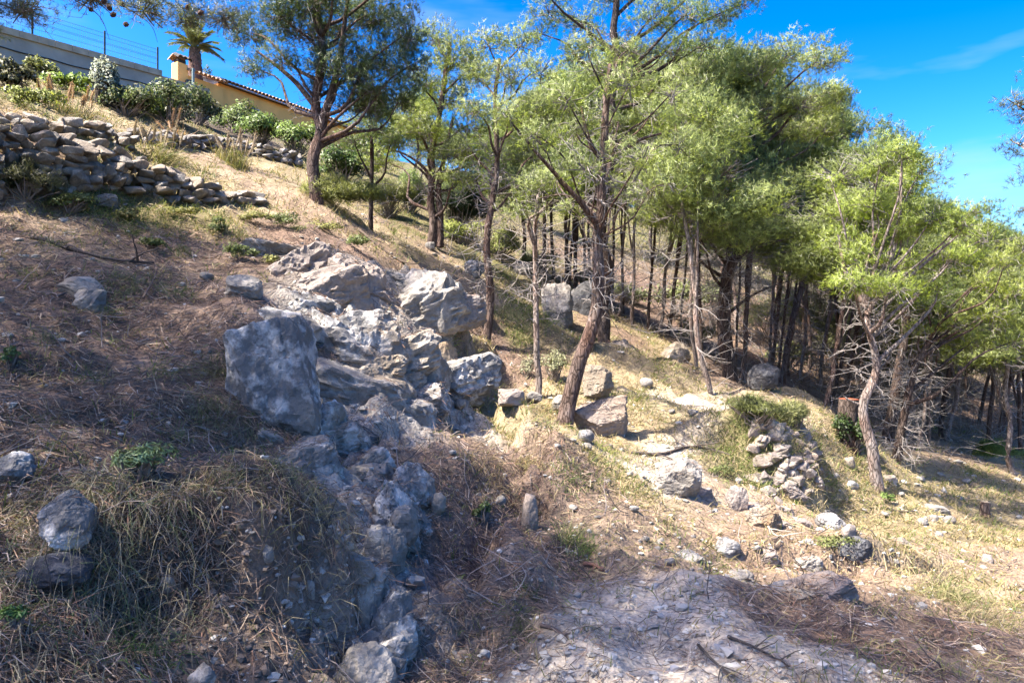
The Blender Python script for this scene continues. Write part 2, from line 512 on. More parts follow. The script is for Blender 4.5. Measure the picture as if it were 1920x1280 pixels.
FREE = [(-40,60,22,'G'),(-40,20,18,'G'),(-15,0,7.3,'L'),(-8,0,3.7,'L'),(-4,0,1.5,'L'),(-2,1,.65,'L'),(-1,1.6,.2,'D'),(0,0,0,'P'),(2,0,-.1,'P'),(5,0,-.6,'E'),(10,0,-1.5,'S'),(0,-6,0,'P'),
 (-10,-8,5,'L'),(-20,-8,10,'G'),(8,-8,-1,'S'),(-25,8,12.3,'G'),(-15,10,8.0,'G'),(20,5,-3,'S'),(30,20,-4,'S'),(40,40,-2,'L'),(30,60,2,'L'),(12,12,-1.7,'S'),(14,18,-2,'S'),
 (9,5,-1.15,'S'),(5.5,4,-.55,'E'),(80,80,6,'L'),(80,0,-8,'S'),(-80,0,32,'G'),(-60,120,40,'G'),(0,170,24,'G'),(110,170,18,'L'),(0,-30,-2,'S'),(60,-30,-8,'S'),(-60,-30,22,'G')]
A = np.array([list(at(a, b, c)) for a, b, c, t in SURVEY] + [list(f[:3]) for f in FREE])
AT = [s[3] for s in SURVEY] + [f[3] for f in FREE]
TYPES = "PLSEGRDM"
TCOL = np.array([(.66,.58,.485),(.26,.185,.145),(.42,.345,.215),(.39,.295,.215),(.22,.21,.095),(.50,.465,.42),(.12,.095,.08),(.24,.185,.145)])
W1H = np.array([[1.0 if TYPES[j] == t else 0.0 for j in range(len(TYPES))] for t in AT])

_c2 = 0.35 ** 2
def _phi(dx, dy):
    return np.sqrt(dx * dx + dy * dy + _c2)
_n = len(A)
_K = _phi(A[:, None, 0] - A[None, :, 0], A[:, None, 1] - A[None, :, 1]) - np.eye(_n) * 0.02
_Pm = np.stack([np.ones(_n), A[:, 0], A[:, 1]], 1)
_S = np.block([[_K, _Pm], [_Pm.T, np.zeros((3, 3))]])
_w = np.linalg.solve(_S, np.concatenate([A[:, 2], np.zeros(3)]))

def H0(x, y):
    x = np.asarray(x, float); y = np.asarray(y, float)
    out = _w[_n] + _w[_n + 1] * x + _w[_n + 2] * y
    for i in range(_n):
        out = out + _w[i] * _phi(x - A[i, 0], y - A[i, 1])
    return out

# edges where the ground breaks off: polyline on the ground, drop in metres towards its right-hand side, half width
SCARPS = [
 ([(-0.45,9.3),(0.05,8.3),(0.30,7.3),(0.26,6.5),(0.02,5.6),(-0.25,4.8),(-0.42,3.9)], 0.42, 0.09),
 ([(-2.1,2.75),(-1.55,3.25),(-1.2,3.35),(-0.98,3.6),(-0.93,4.0)], 0.40, 0.07),
 ([(-0.95,8.9),(-0.62,9.3),(-0.62,9.9),(-0.5,11.0),(-0.2,12.2)], 0.55, 0.12),
 ([(1.6,6.2),(2.5,6.3),(3.4,6.6),(4.3,6.7)], 0.20, 0.07),
 ([(1.3,5.15),(2.2,5.3),(3.0,5.0),(3.9,4.8)], -0.16, 0.07),
 ([(2.6,11.9),(3.4,12.6),(4.6,13.2),(6.0,14.5)], -0.30, 0.12),
 ([(2.80,9.95),(2.92,9.35),(3.3,9.05),(3.8,9.15),(4.05,9.6),(4.15,10.2)], 0.50, 0.13),
 ([(1.0,13.4),(1.8,13.7),(2.6,13.6),(3.4,14.2)], -0.45, 0.12),
]
def scarps(x, y):
    out = np.zeros_like(x)
    x = x + 0.16 * vnoise(xyz(x * 2.1, y * 2.1), 61) + 0.06 * vnoise(xyz(x * 6, y * 6), 62)
    y = y + 0.16 * vnoise(xyz(x * 2.1, y * 2.1), 63) + 0.06 * vnoise(xyz(x * 6, y * 6), 64)
    for line, drop, hw in SCARPS:
        best = np.full(x.shape, 1e9); sd = np.zeros_like(x); along = np.zeros_like(x)
        n_ = len(line) - 1
        for k in range(n_):
            (ax, ay), (bx, by) = line[k], line[k + 1]
            dx, dy = bx - ax, by - ay
            L2 = dx * dx + dy * dy
            t = np.clip(((x - ax) * dx + (y - ay) * dy) / L2, 0, 1)
            d = np.hypot(x - ax - t * dx, y - ay - t * dy)
            side = np.sign(dx * (y - ay) - dy * (x - ax))
            m = d < best
            best = np.where(m, d, best); sd = np.where(m, side * d, sd); along = np.where(m, (k + t) / n_, along)
        st = np.clip(sd / hw, -1, 1); st = 1.5 * st - 0.5 * st ** 3
        fade = np.clip(np.minimum(along, 1 - along) * 6, 0, 1)
        out = out + drop * 0.5 * st * np.exp(-(best / 0.65) ** 2) * fade
    return out

def H(x, y):
    """height of the ground"""
    x = np.asarray(x, float); y = np.asarray(y, float)
    near = 1.0 / (1.0 + (np.hypot(x, y - 3) / 25.0) ** 2)
    z = H0(x, y)
    z = z + 0.16 * fbm(xyz(x * 0.55, y * 0.55), 3, 3) * (0.4 + 0.6 * near)
    z = z + 0.10 * fbm(xyz(x * 2.3, y * 2.3), 4, 40) * near
    ridge = 1 - np.abs(vnoise(xyz(x * 0.8 + y * 0.35, y * 0.8 - x * 0.35), 55)) * 2
    z = z + 0.10 * np.clip(ridge, 0, 1) ** 2 * near
    z = z + scarps(x, y)
    return z

def weights(x, y):
    """ground type weights, ragged at the borders"""
    x = np.asarray(x, float); y = np.asarray(y, float)
    r = 0.25 + 0.05 * np.hypot(x, y)
    wx = x + r * 1.3 * fbm(xyz(x * 0.9, y * 0.9), 4, 70)
    wy = y + r * 1.3 * fbm(xyz(x * 0.9, y * 0.9), 4, 90)
    out = np.zeros(x.shape + (len(TYPES),)); tot = 0
    for i in range(_n):
        w = 1.0 / (((wx - A[i, 0]) ** 2 + (wy - A[i, 1]) ** 2) / (0.05 + 0.004 * (A[i, 0] ** 2 + A[i, 1] ** 2)) + 0.15) ** 2
        out += w[..., None] * W1H[i]
        tot = tot + w
    return out / tot[..., None]

def hits(px, py):
    """where the ray through photo pixels meets the ground"""
    px = np.atleast_1d(np.asarray(px, float)); py = np.atleast_1d(np.asarray(py, float))
    Y = np.geomspace(1.8, 140, 520)
    X = (px[:, None] - 960) / F_PX * Y; Z = 1.6 + (640 - py[:, None]) / F_PX * Y
    below = Z < H(X, Y + 0 * X)
    first = np.where(below.any(1), below.argmax(1), len(Y) - 1)
    y = Y[first]; x = X[np.arange(len(px)), first]
    return np.stack([x, y, H(x, y)], -1)

def hit(px, py):
    return hits(px, py)[0]

def slope_n(x, y, e=0.06):
    gx = (H0(x + e, y) - H0(x - e, y)) / (2 * e); gy = (H0(x, y + e) - H0(x, y - e)) / (2 * e)
    return nrm(np.stack([-gx, -gy, np.ones_like(gx)], -1))

def sinh_axis(c, lo, hi, n, k0):
    """samples dense round c"""
    a = np.arcsinh((lo - c) / k0); b = np.arcsinh((hi - c) / k0)
    return c + k0 * np.sinh(np.linspace(a, b, n))

gx = sinh_axis(-0.5, -90, 115, 470, 2.3)
gy = sinh_axis(4.2, -32, 180, 510, 2.3)
GX, GY = np.meshgrid(gx, gy, indexing='ij')
GZ = H(GX, GY)
GWt = weights(GX, GY)
near_ = np.exp(-(np.hypot(GX, GY - 2) / 14) ** 2)
lump = fbm(xyz(GX * 7, GY * 7), 4, 140, 0.6)
clod = np.abs(fbm(xyz(GX * 12, GY * 12), 3, 160, 0.6))
S2 = np.random.default_rng(8).uniform([-2.6, 2.6], [1.0, 11.0], (420, 2))
wx_ = GX + 0.10 * fbm(xyz(GX * 3, GY * 3), 2, 401); wy_ = GY + 0.10 * fbm(xyz(GX * 3, GY * 3), 2, 402)
mask_ = GWt[..., TYPES.index('R')]
frac = np.zeros_like(GX)
sel = (mask_ > 0.12) & (GX > -3) & (GX < 1.2) & (GY < 11)
pts_ = np.stack([wx_[sel], wy_[sel]], -1)
d1 = np.full(len(pts_), 9.0); d2 = d1.copy(); id_ = np.zeros(len(pts_), int)
for k, q in enumerate(S2):
    d = np.hypot(pts_[:, 0] - q[0], pts_[:, 1] - q[1])
    m = d < d1
    d2 = np.where(m, d1, np.minimum(d2, d)); id_ = np.where(m, k, id_); d1 = np.where(m, d, d1)
offs_ = np.random.default_rng(9).uniform(-0.07, 0.10, 420)
frac[sel] = (offs_[id_] - 0.10 * np.clip(1 - (d2 - d1) / 0.05, 0, 1)) * np.clip(mask_[sel] * 1.6, 0, 1)
GZ = GZ + frac
rubble = GWt[..., TYPES.index('R')] + GWt[..., TYPES.index('M')]
GZ = GZ + near_ * (0.03 * lump + (0.02 + 0.07 * rubble) * (clod - 0.2))
gc = GWt @ (TCOL * ALB)
v1 = fbm(xyz(GX * 1.7, GY * 1.7), 5, 200, 0.6)[..., None]
v2 = fbm(xyz(GX * 9, GY * 9), 4, 220, 0.6)[..., None]
gc = gc * (1 + 0.35 * v1 + 0.35 * v2)
red = np.clip(fbm(xyz(GX * 0.8, GY * 0.8), 4, 240)[..., None] * 1.6, 0, 1)
gc = gc * (1 - 0.22 * red * (1 - GWt[..., :1])) + red * 0.22 * (1 - GWt[..., :1]) * np.array([.26, .15, .095]) * ALB
gc = np.clip(gc, 0.01, 0.7)
gi = np.arange(GX.size).reshape(GX.shape)
gq = np.stack([gi[:-1, :-1], gi[1:, :-1], gi[1:, 1:], gi[:-1, 1:]], -1).reshape(-1, 4)

m, nt, b = new_mat("hillside_ground")
pos = nt.nodes.new("ShaderNodeNewGeometry").outputs["Position"]
n_a = noise_node(nt, pos, 38.0, 6, 0.65); n_b = noise_node(nt, pos, 9.0, 6, 0.65)
vo = node(nt, "ShaderNodeTexVoronoi", Scale=34.0)
nt.links.new(pos, vo.inputs["Vector"])
spk = ramp(nt, n_a, [(0.28, (0.50, 0.48, 0.47)), (0.5, (1, 1, 1)), (0.72, (1.45, 1.42, 1.36))])
blot = ramp(nt, n_b, [(0.3, (0.72, 0.70, 0.68)), (0.65, (1.18, 1.16, 1.12))])
c = mixc(nt, attr(nt), spk, 0.85, 'MULTIPLY')
c = mixc(nt, c, blot, 0.8, 'MULTIPLY')
nt.links.new(c, b.inputs["Base Color"])
b.inputs["Roughness"].default_value = 0.95
b.inputs["Specular IOR Level"].default_value = 0.15
hh = mixc(nt, n_a, n_b, 0.4)
hh = mixc(nt, hh, vo.outputs["Distance"], 0.3)
bump(nt, b, hh, 0.9, 0.05)
M["ground"] = m
gg = Geo().add(np.stack([GX, GY, GZ], -1).reshape(-1, 3), [gq], gc.reshape(-1, 3))
link("ground", gg.mesh("ground", M["ground"], True), label="rocky hillside of needle litter, pale trodden path and dry grass", kind="structure")
# ------------------------------------------------------------------ rocks
_ICO = {}
def ico(level):
    if level not in _ICO:
        bm = bmesh.new()
        bmesh.ops.create_icosphere(bm, subdivisions=level, radius=1.0)
        V = np.array([v.co[:] for v in bm.verts]); Fc = np.array([[v.index for v in f.verts] for f in bm.faces])
        bm.free()
        _ICO[level] = (V, Fc)
    return _ICO[level]

def rock_shape(seed, size, level=4, boxy=0.0, rough=0.10, cuts=12, crack=0.05, strata=0.0, blocks=12):
    """unit boulder with flat broken faces, scaled to half-sizes 'size'"""
    r = np.random.default_rng(seed)
    D, Fc = ico(level)
    rad = np.full(len(D), 1.12)
    cuts = int(cuts * 1.6)
    planes = [(n, r.uniform(0.70, 0.98)) for n in nrm(r.normal(size=(cuts, 3)))]
    if boxy > 0:
        for a in ((1, 0, 0), (-1, 0, 0), (0, 1, 0), (0, -1, 0), (0, 0, 1), (0, 0, -1)):
            planes.append((nrm(np.array(a) + r.normal(size=3) * 0.12), r.uniform(0.66, 0.78) / boxy ** 0.15))
    for n, d in planes:
        dt = D @ n
        lim = np.where(dt > 0.15, d / np.maximum(dt, 0.15), 9.0)
        k = 0.012
        rad = -k * np.log(np.exp(-rad / k) + np.exp(-np.minimum(lim, 3) / k))
    p = D * rad[:, None]
    off = r.uniform(0, 50, 3)
    big = fbm(p * 1.6 + off, 3, seed)
    fine = fbm(p * 5.5 + off, 4, seed + 5, 0.6)
    rid = np.abs(vnoise(p * 2.4 + off, seed + 9))
    gr = np.clip(1 - rid / 0.10, 0, 1) ** 2
    rdg = 0.5 - np.abs(fbm(p * 3.2 + off, 4, seed + 13, 0.55)) * 2
    disp = rough * (0.45 * big + 0.40 * fine + 0.55 * rdg) - crack * gr
    if strata > 0:
        zz = p[:, 2] * 4.5 + 0.8 * big
        disp = disp - strata * (np.abs((zz % 1) - 0.5) * 2) ** 4 * (1 - np.abs(D[:, 2]))
    # fractured blocks: cells stand proud or recessed, joints open between them
    if level >= 3 and blocks > 0:
        S = r.uniform(-1.05, 1.05, (blocks, 3))
        q = p + 0.10 * np.stack([fbm(p * 2.5 + off + 7 * j, 2, seed + 20 + j) for j in range(3)], -1)
        dd = np.linalg.norm((q[:, None] - S[None]) * np.array([1.0, 1.0, 1.5]), axis=2)
        ii = np.argsort(dd, 1)[:, :2]
        gap = np.take_along_axis(dd, ii, 1)
        gap = gap[:, 1] - gap[:, 0]
        offs = r.uniform(-0.085, 0.05, blocks)
        step = np.clip(gap / (0.09 if blocks < 20 else 0.05), 0, 1); step = step * step * (3 - 2 * step)
        disp = disp + offs[ii[:, 0]] * step - 0.045 * np.clip(1 - gap / 0.035, 0, 1)
    if level >= 4:
        # chipped ledges and grit
        q_ = np.round(disp * 16 + 0.5 * vnoise(p * 6 + off, seed + 31)) / 16
        disp = 0.45 * disp + 0.55 * q_ + 0.018 * fbm(p * 11 + off, 3, seed + 33, 0.6)
    p = p * (1 + disp)[:, None]
    ext = np.abs(p).max(0)
    p = p / ext * np.asarray(size)
    return p, Fc

ROCKS = []      # world points and normals of the bedrock, for the needles lying on it
def note(V, Fc, Mw=None):
    V = np.asarray(V)
    fn = np.cross(V[Fc[:, 1]] - V[Fc[:, 0]], V[Fc[:, 2]] - V[Fc[:, 0]])
    c = V[Fc].mean(1)
    ar = np.linalg.norm(fn, axis=1)
    n = fn / np.maximum(ar[:, None], 1e-12)
    k = n[:, 2] > 0.35
    ROCKS.append((c[k], n[k], ar[k]))

def rock(name, label, box, mat, seed, depth=0.8, level=4, boxy=0.0, rough=0.10, rot=0.0, sink=0.24, Y=None, tilt=(0, 0), cuts=12, crack=0.05, strata=0.0, group=None, cat="boulder", dy=0.35):
    """boulder filling photo box (x0,y0,x1,y1), standing on the ground there"""
    x0, y0, x1, y1 = box
    g = hit((x0 + x1) / 2, y1 - 0.04 * (y1 - y0)) if Y is None else at((x0 + x1) / 2, y1, Y)
    s = g[1] / F_PX
    w, h = (x1 - x0) * s * 0.5, (y1 - y0) * s * 0.5
    hz = h * (1 + sink)
    V, Fc = rock_shape(seed, (w * 1.02, w * depth, hz), level, boxy, rough, cuts, crack, strata)
    R = np.array(Euler((tilt[0], tilt[1], rot)).to_matrix())
    V = V @ R.T
    c = g + np.array([0, w * depth * dy, h - h * sink * 0.9])
    if cat == "boulder" and name == LO or level >= 5:
        note(V + c, Fc)
    geo = Geo().add(V, [Fc])
    if x0 > 1330 and Y is None and y0 > 880:
        c = c - np.array([0, 0, 0.30 * hz])
    return link(name, geo.mesh(name, M[mat], level < 4), loc=tuple(c), label=label, cat=cat, group=group)

LB = "limestone_boulder"; LO = "limestone_outcrop"
# outcrop on the left
rock(LB, "big squarish blue-grey boulder jutting out of the shaded left slope", (422,598,594,828), "rock_grey", 3, 0.85, 5, 1.0, 0.11, 0.25, 0.12, 5.85, (-0.12, -0.12), 6, 0.08)
rock(LO, "low grey rock ledge emerging from needles just above the squarish boulder", (440,580,588,660), "rock_grey", 14, 1.0, 4, 0.4, 0.13, -0.1, 0.3, 6.9, (0.15, 0.15), 9)
rock(LO, "dark rounded rock with ochre left edge below the squarish boulder", (548,750,668,880), "rock_grey", 21, 0.8, 5, 0.0, 0.13, 0.3, 0.2, 6.1, (0, 0.1), 10, 0.09)
rock(LO, "dark grey knobbly rock between squarish boulder and sunlit slabs", (556,556,652,650), "rock_grey", 25, 0.8, 4, 0.0, 0.16, 0, 0.3, 7.8)
rock(LO, "tall rounded grey rock in the middle of the left outcrop", (628,606,735,800), "rock_grey", 33, 0.8, 5, 0.0, 0.12, 0.5, 0.2, 7.3, (0, 0.15), 10, 0.06)
rock(LO, "pale grey slab with blunt right nose on the lower outcrop", (726,664,836,790), "rock_grey", 41, 1.0, 5, 0.6, 0.09, -0.15, 0.2, 8.0, (0.1, 0.12), 7, 0.06)
rock(LO, "flat stone ledge with litter on top, above the pale slab nose", (745,640,832,690), "rock_pale", 44, 1.0, 4, 0.6, 0.10, 0.1, 0.2, 8.5, (0.1, 0.1), 7, 0.05)
rock(LO, "sunlit pale sloping slab at the top left of the outcrop", (500,462,622,560), "rock_pink", 52, 1.3, 5, 0.5, 0.08, -0.5, 0.45, 9.6, (0.35, 0.35), 6, 0.06)
rock(LO, "long sunlit pale slab running down the middle of the outcrop", (596,474,712,618), "rock_pink", 58, 1.1, 5, 0.5, 0.08, -0.4, 0.35, 8.9, (0.35, 0.35), 6, 0.06)
rock(LO, "large sunlit limestone crag with pitted face at the outcrop's right end", (722,500,868,715), "rock_pale", 63, 0.9, 5, 0.7, 0.10, -0.35, 0.15, 9.4, (0.05, 0.30), 8, 0.09)
rock(LO, "narrow cracked buttress under the right edge of the sunlit crag", (808,640,862,735), "rock_ochre", 66, 0.8, 4, 0.4, 0.12, 0.2, 0.15, 9.1, (0, 0.05), 9, 0.1)
rock(LO, "dark mottled rock face with needles below the pale slab nose", (700,740,826,880), "rock_grey", 71, 0.7, 5, 0.0, 0.12, 0.2, 0.35, 7.4, (0.2, 0.2), 10, 0.08)
rock(LO, "weathered grey slab lying low between two outcrop masses", (620,800,720,900), "rock_dark", 76, 0.9, 4, 0.0, 0.14, 0.2, 0.4, 6.3, (0.2, 0.2), 9, 0.08)
rock(LO, "small blue-white rock lump at the top of the limestone crest", (716,868,815,948), "rock_grey", 83, 0.9, 4, 0.0, 0.17, 0.2, 0.3, 5.6, (0, 0), 10, 0.1)
rock(LO, "cracked blue-white knob on the limestone crest", (690,900,778,990), "rock_grey", 86, 0.9, 5, 0.0, 0.14, 0.4, 0.2, 5.0, (0, 0), 12, 0.12)
rock(LO, "fractured white stone hanging below the cracked knob", (730,948,786,1022), "rock_pale", 92, 0.8, 4, 0.4, 0.12, 0.3, 0.1, 4.8, (0, 0), 12, 0.12)
rock(LO, "tan weathered rock face under the crest knobs", (668,985,760,1100), "rock_pale", 97, 0.7, 5, 0.3, 0.11, 0.1, 0.2, 4.55, (0.1, 0.05), 9, 0.08)
rock(LO, "leaning blue-grey block at the foot of the limestone crest", (690,1095,768,1250), "rock_grey", 101, 0.8, 5, 0.5, 0.10, 0.35, 0.1, 3.85, (0.05, 0.22), 8, 0.07)
rock(LO, "pale crumbling rock left of the leaning block", (640,1060,722,1240), "rock_pale", 107, 0.8, 5, 0.3, 0.12, 0.0, 0.2, 3.9, (0.05, 0.05), 10, 0.09)
rock(LO, "whitish rock at the bottom edge left of the gravel", (610,1215,742,1330), "rock_pale", 111, 0.8, 4, 0.0, 0.13, 0.0, 0.2, 3.5, (0, 0), 10, 0.1)
rock(LB, "rounded light blue-grey rock beside the foreground grass on the left", (66,948,168,1062), "rock_grey", 119, 0.8, 5, 0.3, 0.12, 0.5, 0.05, None, (-0.1, -0.1), 9, 0.05)
rock(LO, "flat rock half buried under the rounded left rock", (20,1050,150,1110), "rock_dark", 121, 0.8, 4, 0.3, 0.12, 0.2, 0.2)
rock(LB, "pale stone cut by the bottom left corner", (-30,1250,40,1320), "rock_grey", 124, 0.8, 4, 0.0, 0.12, 0.2, 0.1, 2.45)
rock(LB, "dark grey stone at the left edge above the foreground", (-20,858,54,912), "rock_grey", 127, 0.9, 4, 0.0, 0.14, 0.2, 0.15)
rock(LB, "upper of two pale stones in the needles on the left", (108,522,186,556), "rock_pale", 131, 0.9, 4, 0.5, 0.10, -0.3, 0.3, None, (0.1, 0.2))
rock(LB, "lower of two pale stones in the needles on the left", (132,542,194,586), "rock_pale", 135, 0.9, 4, 0.5, 0.10, -0.3, 0.2, None, (0.1, 0.1))
rock(LB, "smooth half-buried pale stone by the shadow edge", (412,518,490,556), "rock_pale", 139, 0.9, 4, 0.0, 0.07, -0.3, 0.4, None, (0.1, 0.25))
rock(LB, "small pale stone left of the smooth half-buried stone", (370,510,398,526), "rock_pale", 141, 0.9, 3, 0.0, 0.1, 0, 0.3)
rock(LB, "tiny bluish upright stone on the bare foreground bank", (1,1,2,2) if False else (300,1080,328,1118), "rock_pale", 143, 0.8, 3, 0.3, 0.1, 0.1, 0.1)
rock(LB, "white flat stone embedded in the bank beside the grass overhang", (488,1046,512,1082), "rock_pale", 144, 0.8, 3, 0.5, 0.1, 0.1, 0.1)
rock(LB, "flat white stone at the bottom of the crumbling bank", (578,1190,606,1216), "rock_pale", 145, 0.8, 3, 0.5, 0.1, 0.1, 0.1)
rock(LB, "slim upright stone in the bank by the orange clod", (572,1096,590,1132), "rock_pale", 146, 0.8, 3, 0.3, 0.1, 0.1, 0.1)
rock(LB, "bluish round stone below the bank of dark earth", (350,1255,400,1310), "rock_grey", 147, 0.8, 3, 0.0, 0.1, 0.1, 0.1)
rock(LB, "dark-sided stone block between gully litter and crest", (806,930,836,968), "rock_pale", 148, 0.9, 3, 0.5, 0.1, 0.3, 0.1)
rock(LB, "white stone at the foot of the outcrop beside green tuft", (852,752,876,772), "rock_pale", 149, 0.9, 3, 0.3, 0.1, 0.3, 0.1)
rock(LB, "upright brown-grey stone at the foot of the litter bank", (976,932,1012,1002), "rock_pink", 151, 0.9, 4, 0.5, 0.10, 0.2, 0.12, None, (0, 0.05))
rock(LB, "small white stone on the litter bank left of the upright stone", (926,934,950,952), "rock_pale", 153, 0.9, 3, 0.3, 0.1)
# boulders round the leaning pine
rock(LB, "tall sunlit pale boulder standing at the edge of the pine stand", (1013,526,1078,616), "rock_pale", 161, 0.9, 5, 0.3, 0.09, -0.4, 0.1, 15.4, (-0.25, -0.12), 9, 0.06)
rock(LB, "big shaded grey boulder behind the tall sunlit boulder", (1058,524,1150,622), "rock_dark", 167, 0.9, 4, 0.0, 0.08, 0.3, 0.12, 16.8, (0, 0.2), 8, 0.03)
rock(LB, "ochre-faced boulder tilted beside the leaning pine trunk", (1090,688,1152,752), "rock_ochre", 173, 0.9, 5, 0.5, 0.09, -0.5, 0.12, None, (-0.3, -0.1), 8, 0.05)
rock(LB, "flat pinkish boulder right of the leaning pine's foot", (1076,750,1182,815), "rock_pink", 179, 0.75, 5, 0.8, 0.07, -0.25, 0.25, None, (-0.45, -0.12), 6, 0.035)
rock(LB, "white stone half hidden behind the leaning pine trunk", (1034,742,1078,780), "rock_pale", 181, 0.9, 4, 0.3, 0.1, 0.1, 0.15)
rock(LB, "small white stone in the grass left of the leaning pine", (986,734,1016,756), "rock_pale", 183, 0.9, 4, 0.3, 0.1, 0.1, 0.15)
rock(LB, "pale stone with mossy right side at the leaning pine's foot", (1084,808,1116,836), "rock_grey", 185, 0.9, 3, 0.0, 0.1, 0.1, 0.15)
rock(LB, "tiny white stone just below the leaning pine's foot", (1088,832,1110,846), "rock_pale", 186, 0.9, 3, 0.3, 0.1)
rock(LB, "flat tan stone by the small hollow left of the path", (930,740,982,766), "rock_pink", 187, 1.0, 4, 0.5, 0.09, 0.2, 0.3)
rock(LO, "layered rock ledge behind the ochre-faced boulder", (1112,632,1214,712), "rock_pink", 191, 0.9, 5, 0.4, 0.10, 0.2, 0.2, 14.2, (0.0, 0.1), 8, 0.08, 0.12)
rock(LO, "broken stony bank edge right of the layered ledge", (1232,640,1298,704), "rock_ochre", 194, 0.9, 4, 0.0, 0.2, 0.2, 0.2, 15.2, (0, 0.15), 12, 0.12)
rock(LB, "low stone in shade at the foot of the layered ledge", (1200,716,1226,734), "rock_pale", 196, 0.9, 3, 0.3, 0.1)
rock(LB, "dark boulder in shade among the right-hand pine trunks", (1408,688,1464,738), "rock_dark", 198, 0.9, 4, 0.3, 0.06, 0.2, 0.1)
rock(LO, "bright white outcrop rising through the trodden path", (1232,866,1318,936), "rock_pale", 203, 0.9, 5, 0.3, 0.09, -0.2, 0.25, None, (0.0, 0.12), 8, 0.06)
rock(LB, "small pale stone on the path above the white outcrop", (1290,770,1312,782), "rock_pale", 204, 0.9, 3)
rock(LO, "knobbly tan rocks on the bank below the stone revetment", (1396,938,1472,992), "rock_ochre", 207, 0.8, 5, 0.0, 0.18, 0.2, 0.2, None, (0, 0.1), 12, 0.12)
rock(LB, "jagged stone left of the knobbly tan rocks", (1360,905,1402,955), "rock_pink", 209, 0.8, 4, 0.3, 0.15, 0.2, 0.2)
rock(LB, "round grey stone on the crumbling edge of the lower path", (1342,1006,1388,1046), "rock_grey", 211, 0.9, 4, 0.3, 0.1, 0.2, 0.1)
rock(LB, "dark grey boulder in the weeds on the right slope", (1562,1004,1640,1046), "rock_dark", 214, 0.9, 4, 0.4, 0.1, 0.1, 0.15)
rock(LB, "flat grey stone above the dark boulder on the right slope", (1530,962,1584,992), "rock_grey", 217, 0.9, 4, 0.5, 0.1, 0.1, 0.15)
rock(LB, "upright stone touching the dark boulder's top", (1580,985,1606,1012), "rock_pink", 219, 0.9, 3, 0.3, 0.12)
rock(LB, "pale pointed stone right of the dark boulder", (1676,1006,1712,1028), "rock_pale", 222, 0.9, 4, 0.3, 0.14)
rock(LB, "small grey stone on the straw slope right of the revetment", (1588,908,1612,924), "rock_grey", 226, 0.9, 3, 0.3, 0.1)
rock(LB, "pale stone on the straw slope higher up beside the revetment", (1585,858,1606,880), "rock_pale", 228, 0.9, 3, 0.3, 0.1)
rock(LB, "pale stone behind the foot of the yellow-green pine", (1655,888,1686,906), "rock_pale", 231, 0.9, 4, 0.3, 0.1)
rock(LB, "largest of the white stones near the stump, farthest back", (1736,948,1780,964), "rock_pale", 233, 0.9, 4, 0.5, 0.08)
rock(LB, "leftmost of the white stones near the stump", (1722,972,1742,986), "rock_pale", 235, 0.9, 3, 0.3, 0.08)
rock(LB, "middle small white stone near the stump", (1744,966,1762,980), "rock_pale", 236, 0.9, 3, 0.3, 0.08)
rock(LB, "white stone nearest to the stump", (1770,966,1792,982), "rock_pale", 237, 0.9, 3, 0.3, 0.08)
rock(LB, "rounded pale stone on the lower right slope in dapple", (1840,1040,1868,1058), "rock_pink", 239, 0.9, 3, 0.3, 0.08)
rock(LB, "pale ledge stone under the dry-stone wall's left end", (172,372,216,396), "rock_pale", 241, 0.9, 4, 0.5, 0.08)
rock(LB, "grey stone set against the twin-trunked pine's foot", (795,455,816,470), "rock_grey", 243, 0.9, 3, 0.3, 0.08)
rock(LB, "pale low rock in the grass on the bank left of the tall boulder", (960,490,1000,516), "rock_pale", 246, 1.0, 4, 0.3, 0.1)
rock(LO, "cluster-like grey rock on the bank behind the second pine trunk", (866,485,908,520), "rock_grey", 248, 1.0, 4, 0.0, 0.2)
# bedrock showing through the slope: blocks of one mass
BLOCKS = {}; BSHAPE = {}
for key in ("rock_grey", "rock_pale", "rock_pink"):
    BLOCKS[key] = []
    for j in range(4):
        V, Fc = rock_shape(620 + j, (1.0, 1.0, 1.0), 5, 1.0, 0.11, 8, 0.06, 0.0, 34)
        BSHAPE[j] = (V, Fc)
        BLOCKS[key].append(Geo().add(V, [Fc]).mesh("rock_block", M[key], False))
def bedrock(label, line, n, size, mats, seed, spread, rot=0.35, tilt=(0.15, 0.28)):
    """half-buried blocks of one jointed ledge along photo pixels 'line'"""
    r = np.random.default_rng(seed)
    L_ = spline([np.array([a, b_, 0.0]) for a, b_ in line], 60)
    g0 = hit(line[0][0], line[0][1])
    root = thing(LO, label, "outcrop", g0)
    for j in range(n):
        q = L_[int(r.uniform(0, 59.9))]
        g = hit(q[0] + r.normal() * spread[0], q[1] + r.normal() * spread[1])
        ib = r.integers(4)
        o = link("rock_block", BLOCKS[mats[r.integers(len(mats))]][ib], root)
        s_ = size * r.uniform(0.55, 1.35)
        o.location = tuple(g - g0 - np.array([0, 0, s_ * 0.42]) + np.array([0.05, 0.15, 0]) * s_)
        o.scale = (s_ * r.uniform(0.8, 1.5), s_ * r.uniform(0.8, 1.3), s_ * r.uniform(0.45, 0.85))
        o.rotation_euler = (tilt[0] + r.normal() * 0.1, tilt[1] + r.normal() * 0.1, rot + r.normal() * 0.2 + (math.pi if r.random() < 0.5 else 0))
        Rm = np.array(o.rotation_euler.to_matrix())
        note((BSHAPE[ib][0] * np.array(o.scale)) @ Rm.T + np.array(o.location) + g0, BSHAPE[ib][1])
bedrock("jointed pale bedrock along the sunlit top of the left outcrop", [(520,490),(600,520),(680,540),(760,540),(840,580)], 12, 0.42, ["rock_pale", "rock_pink"], 1, (20, 16))
bedrock("jointed grey bedrock through the shaded heart of the left outcrop", [(590,590),(650,640),(700,700),(780,730),(800,790)], 15, 0.40, ["rock_grey", "rock_pale"], 2, (24, 26))
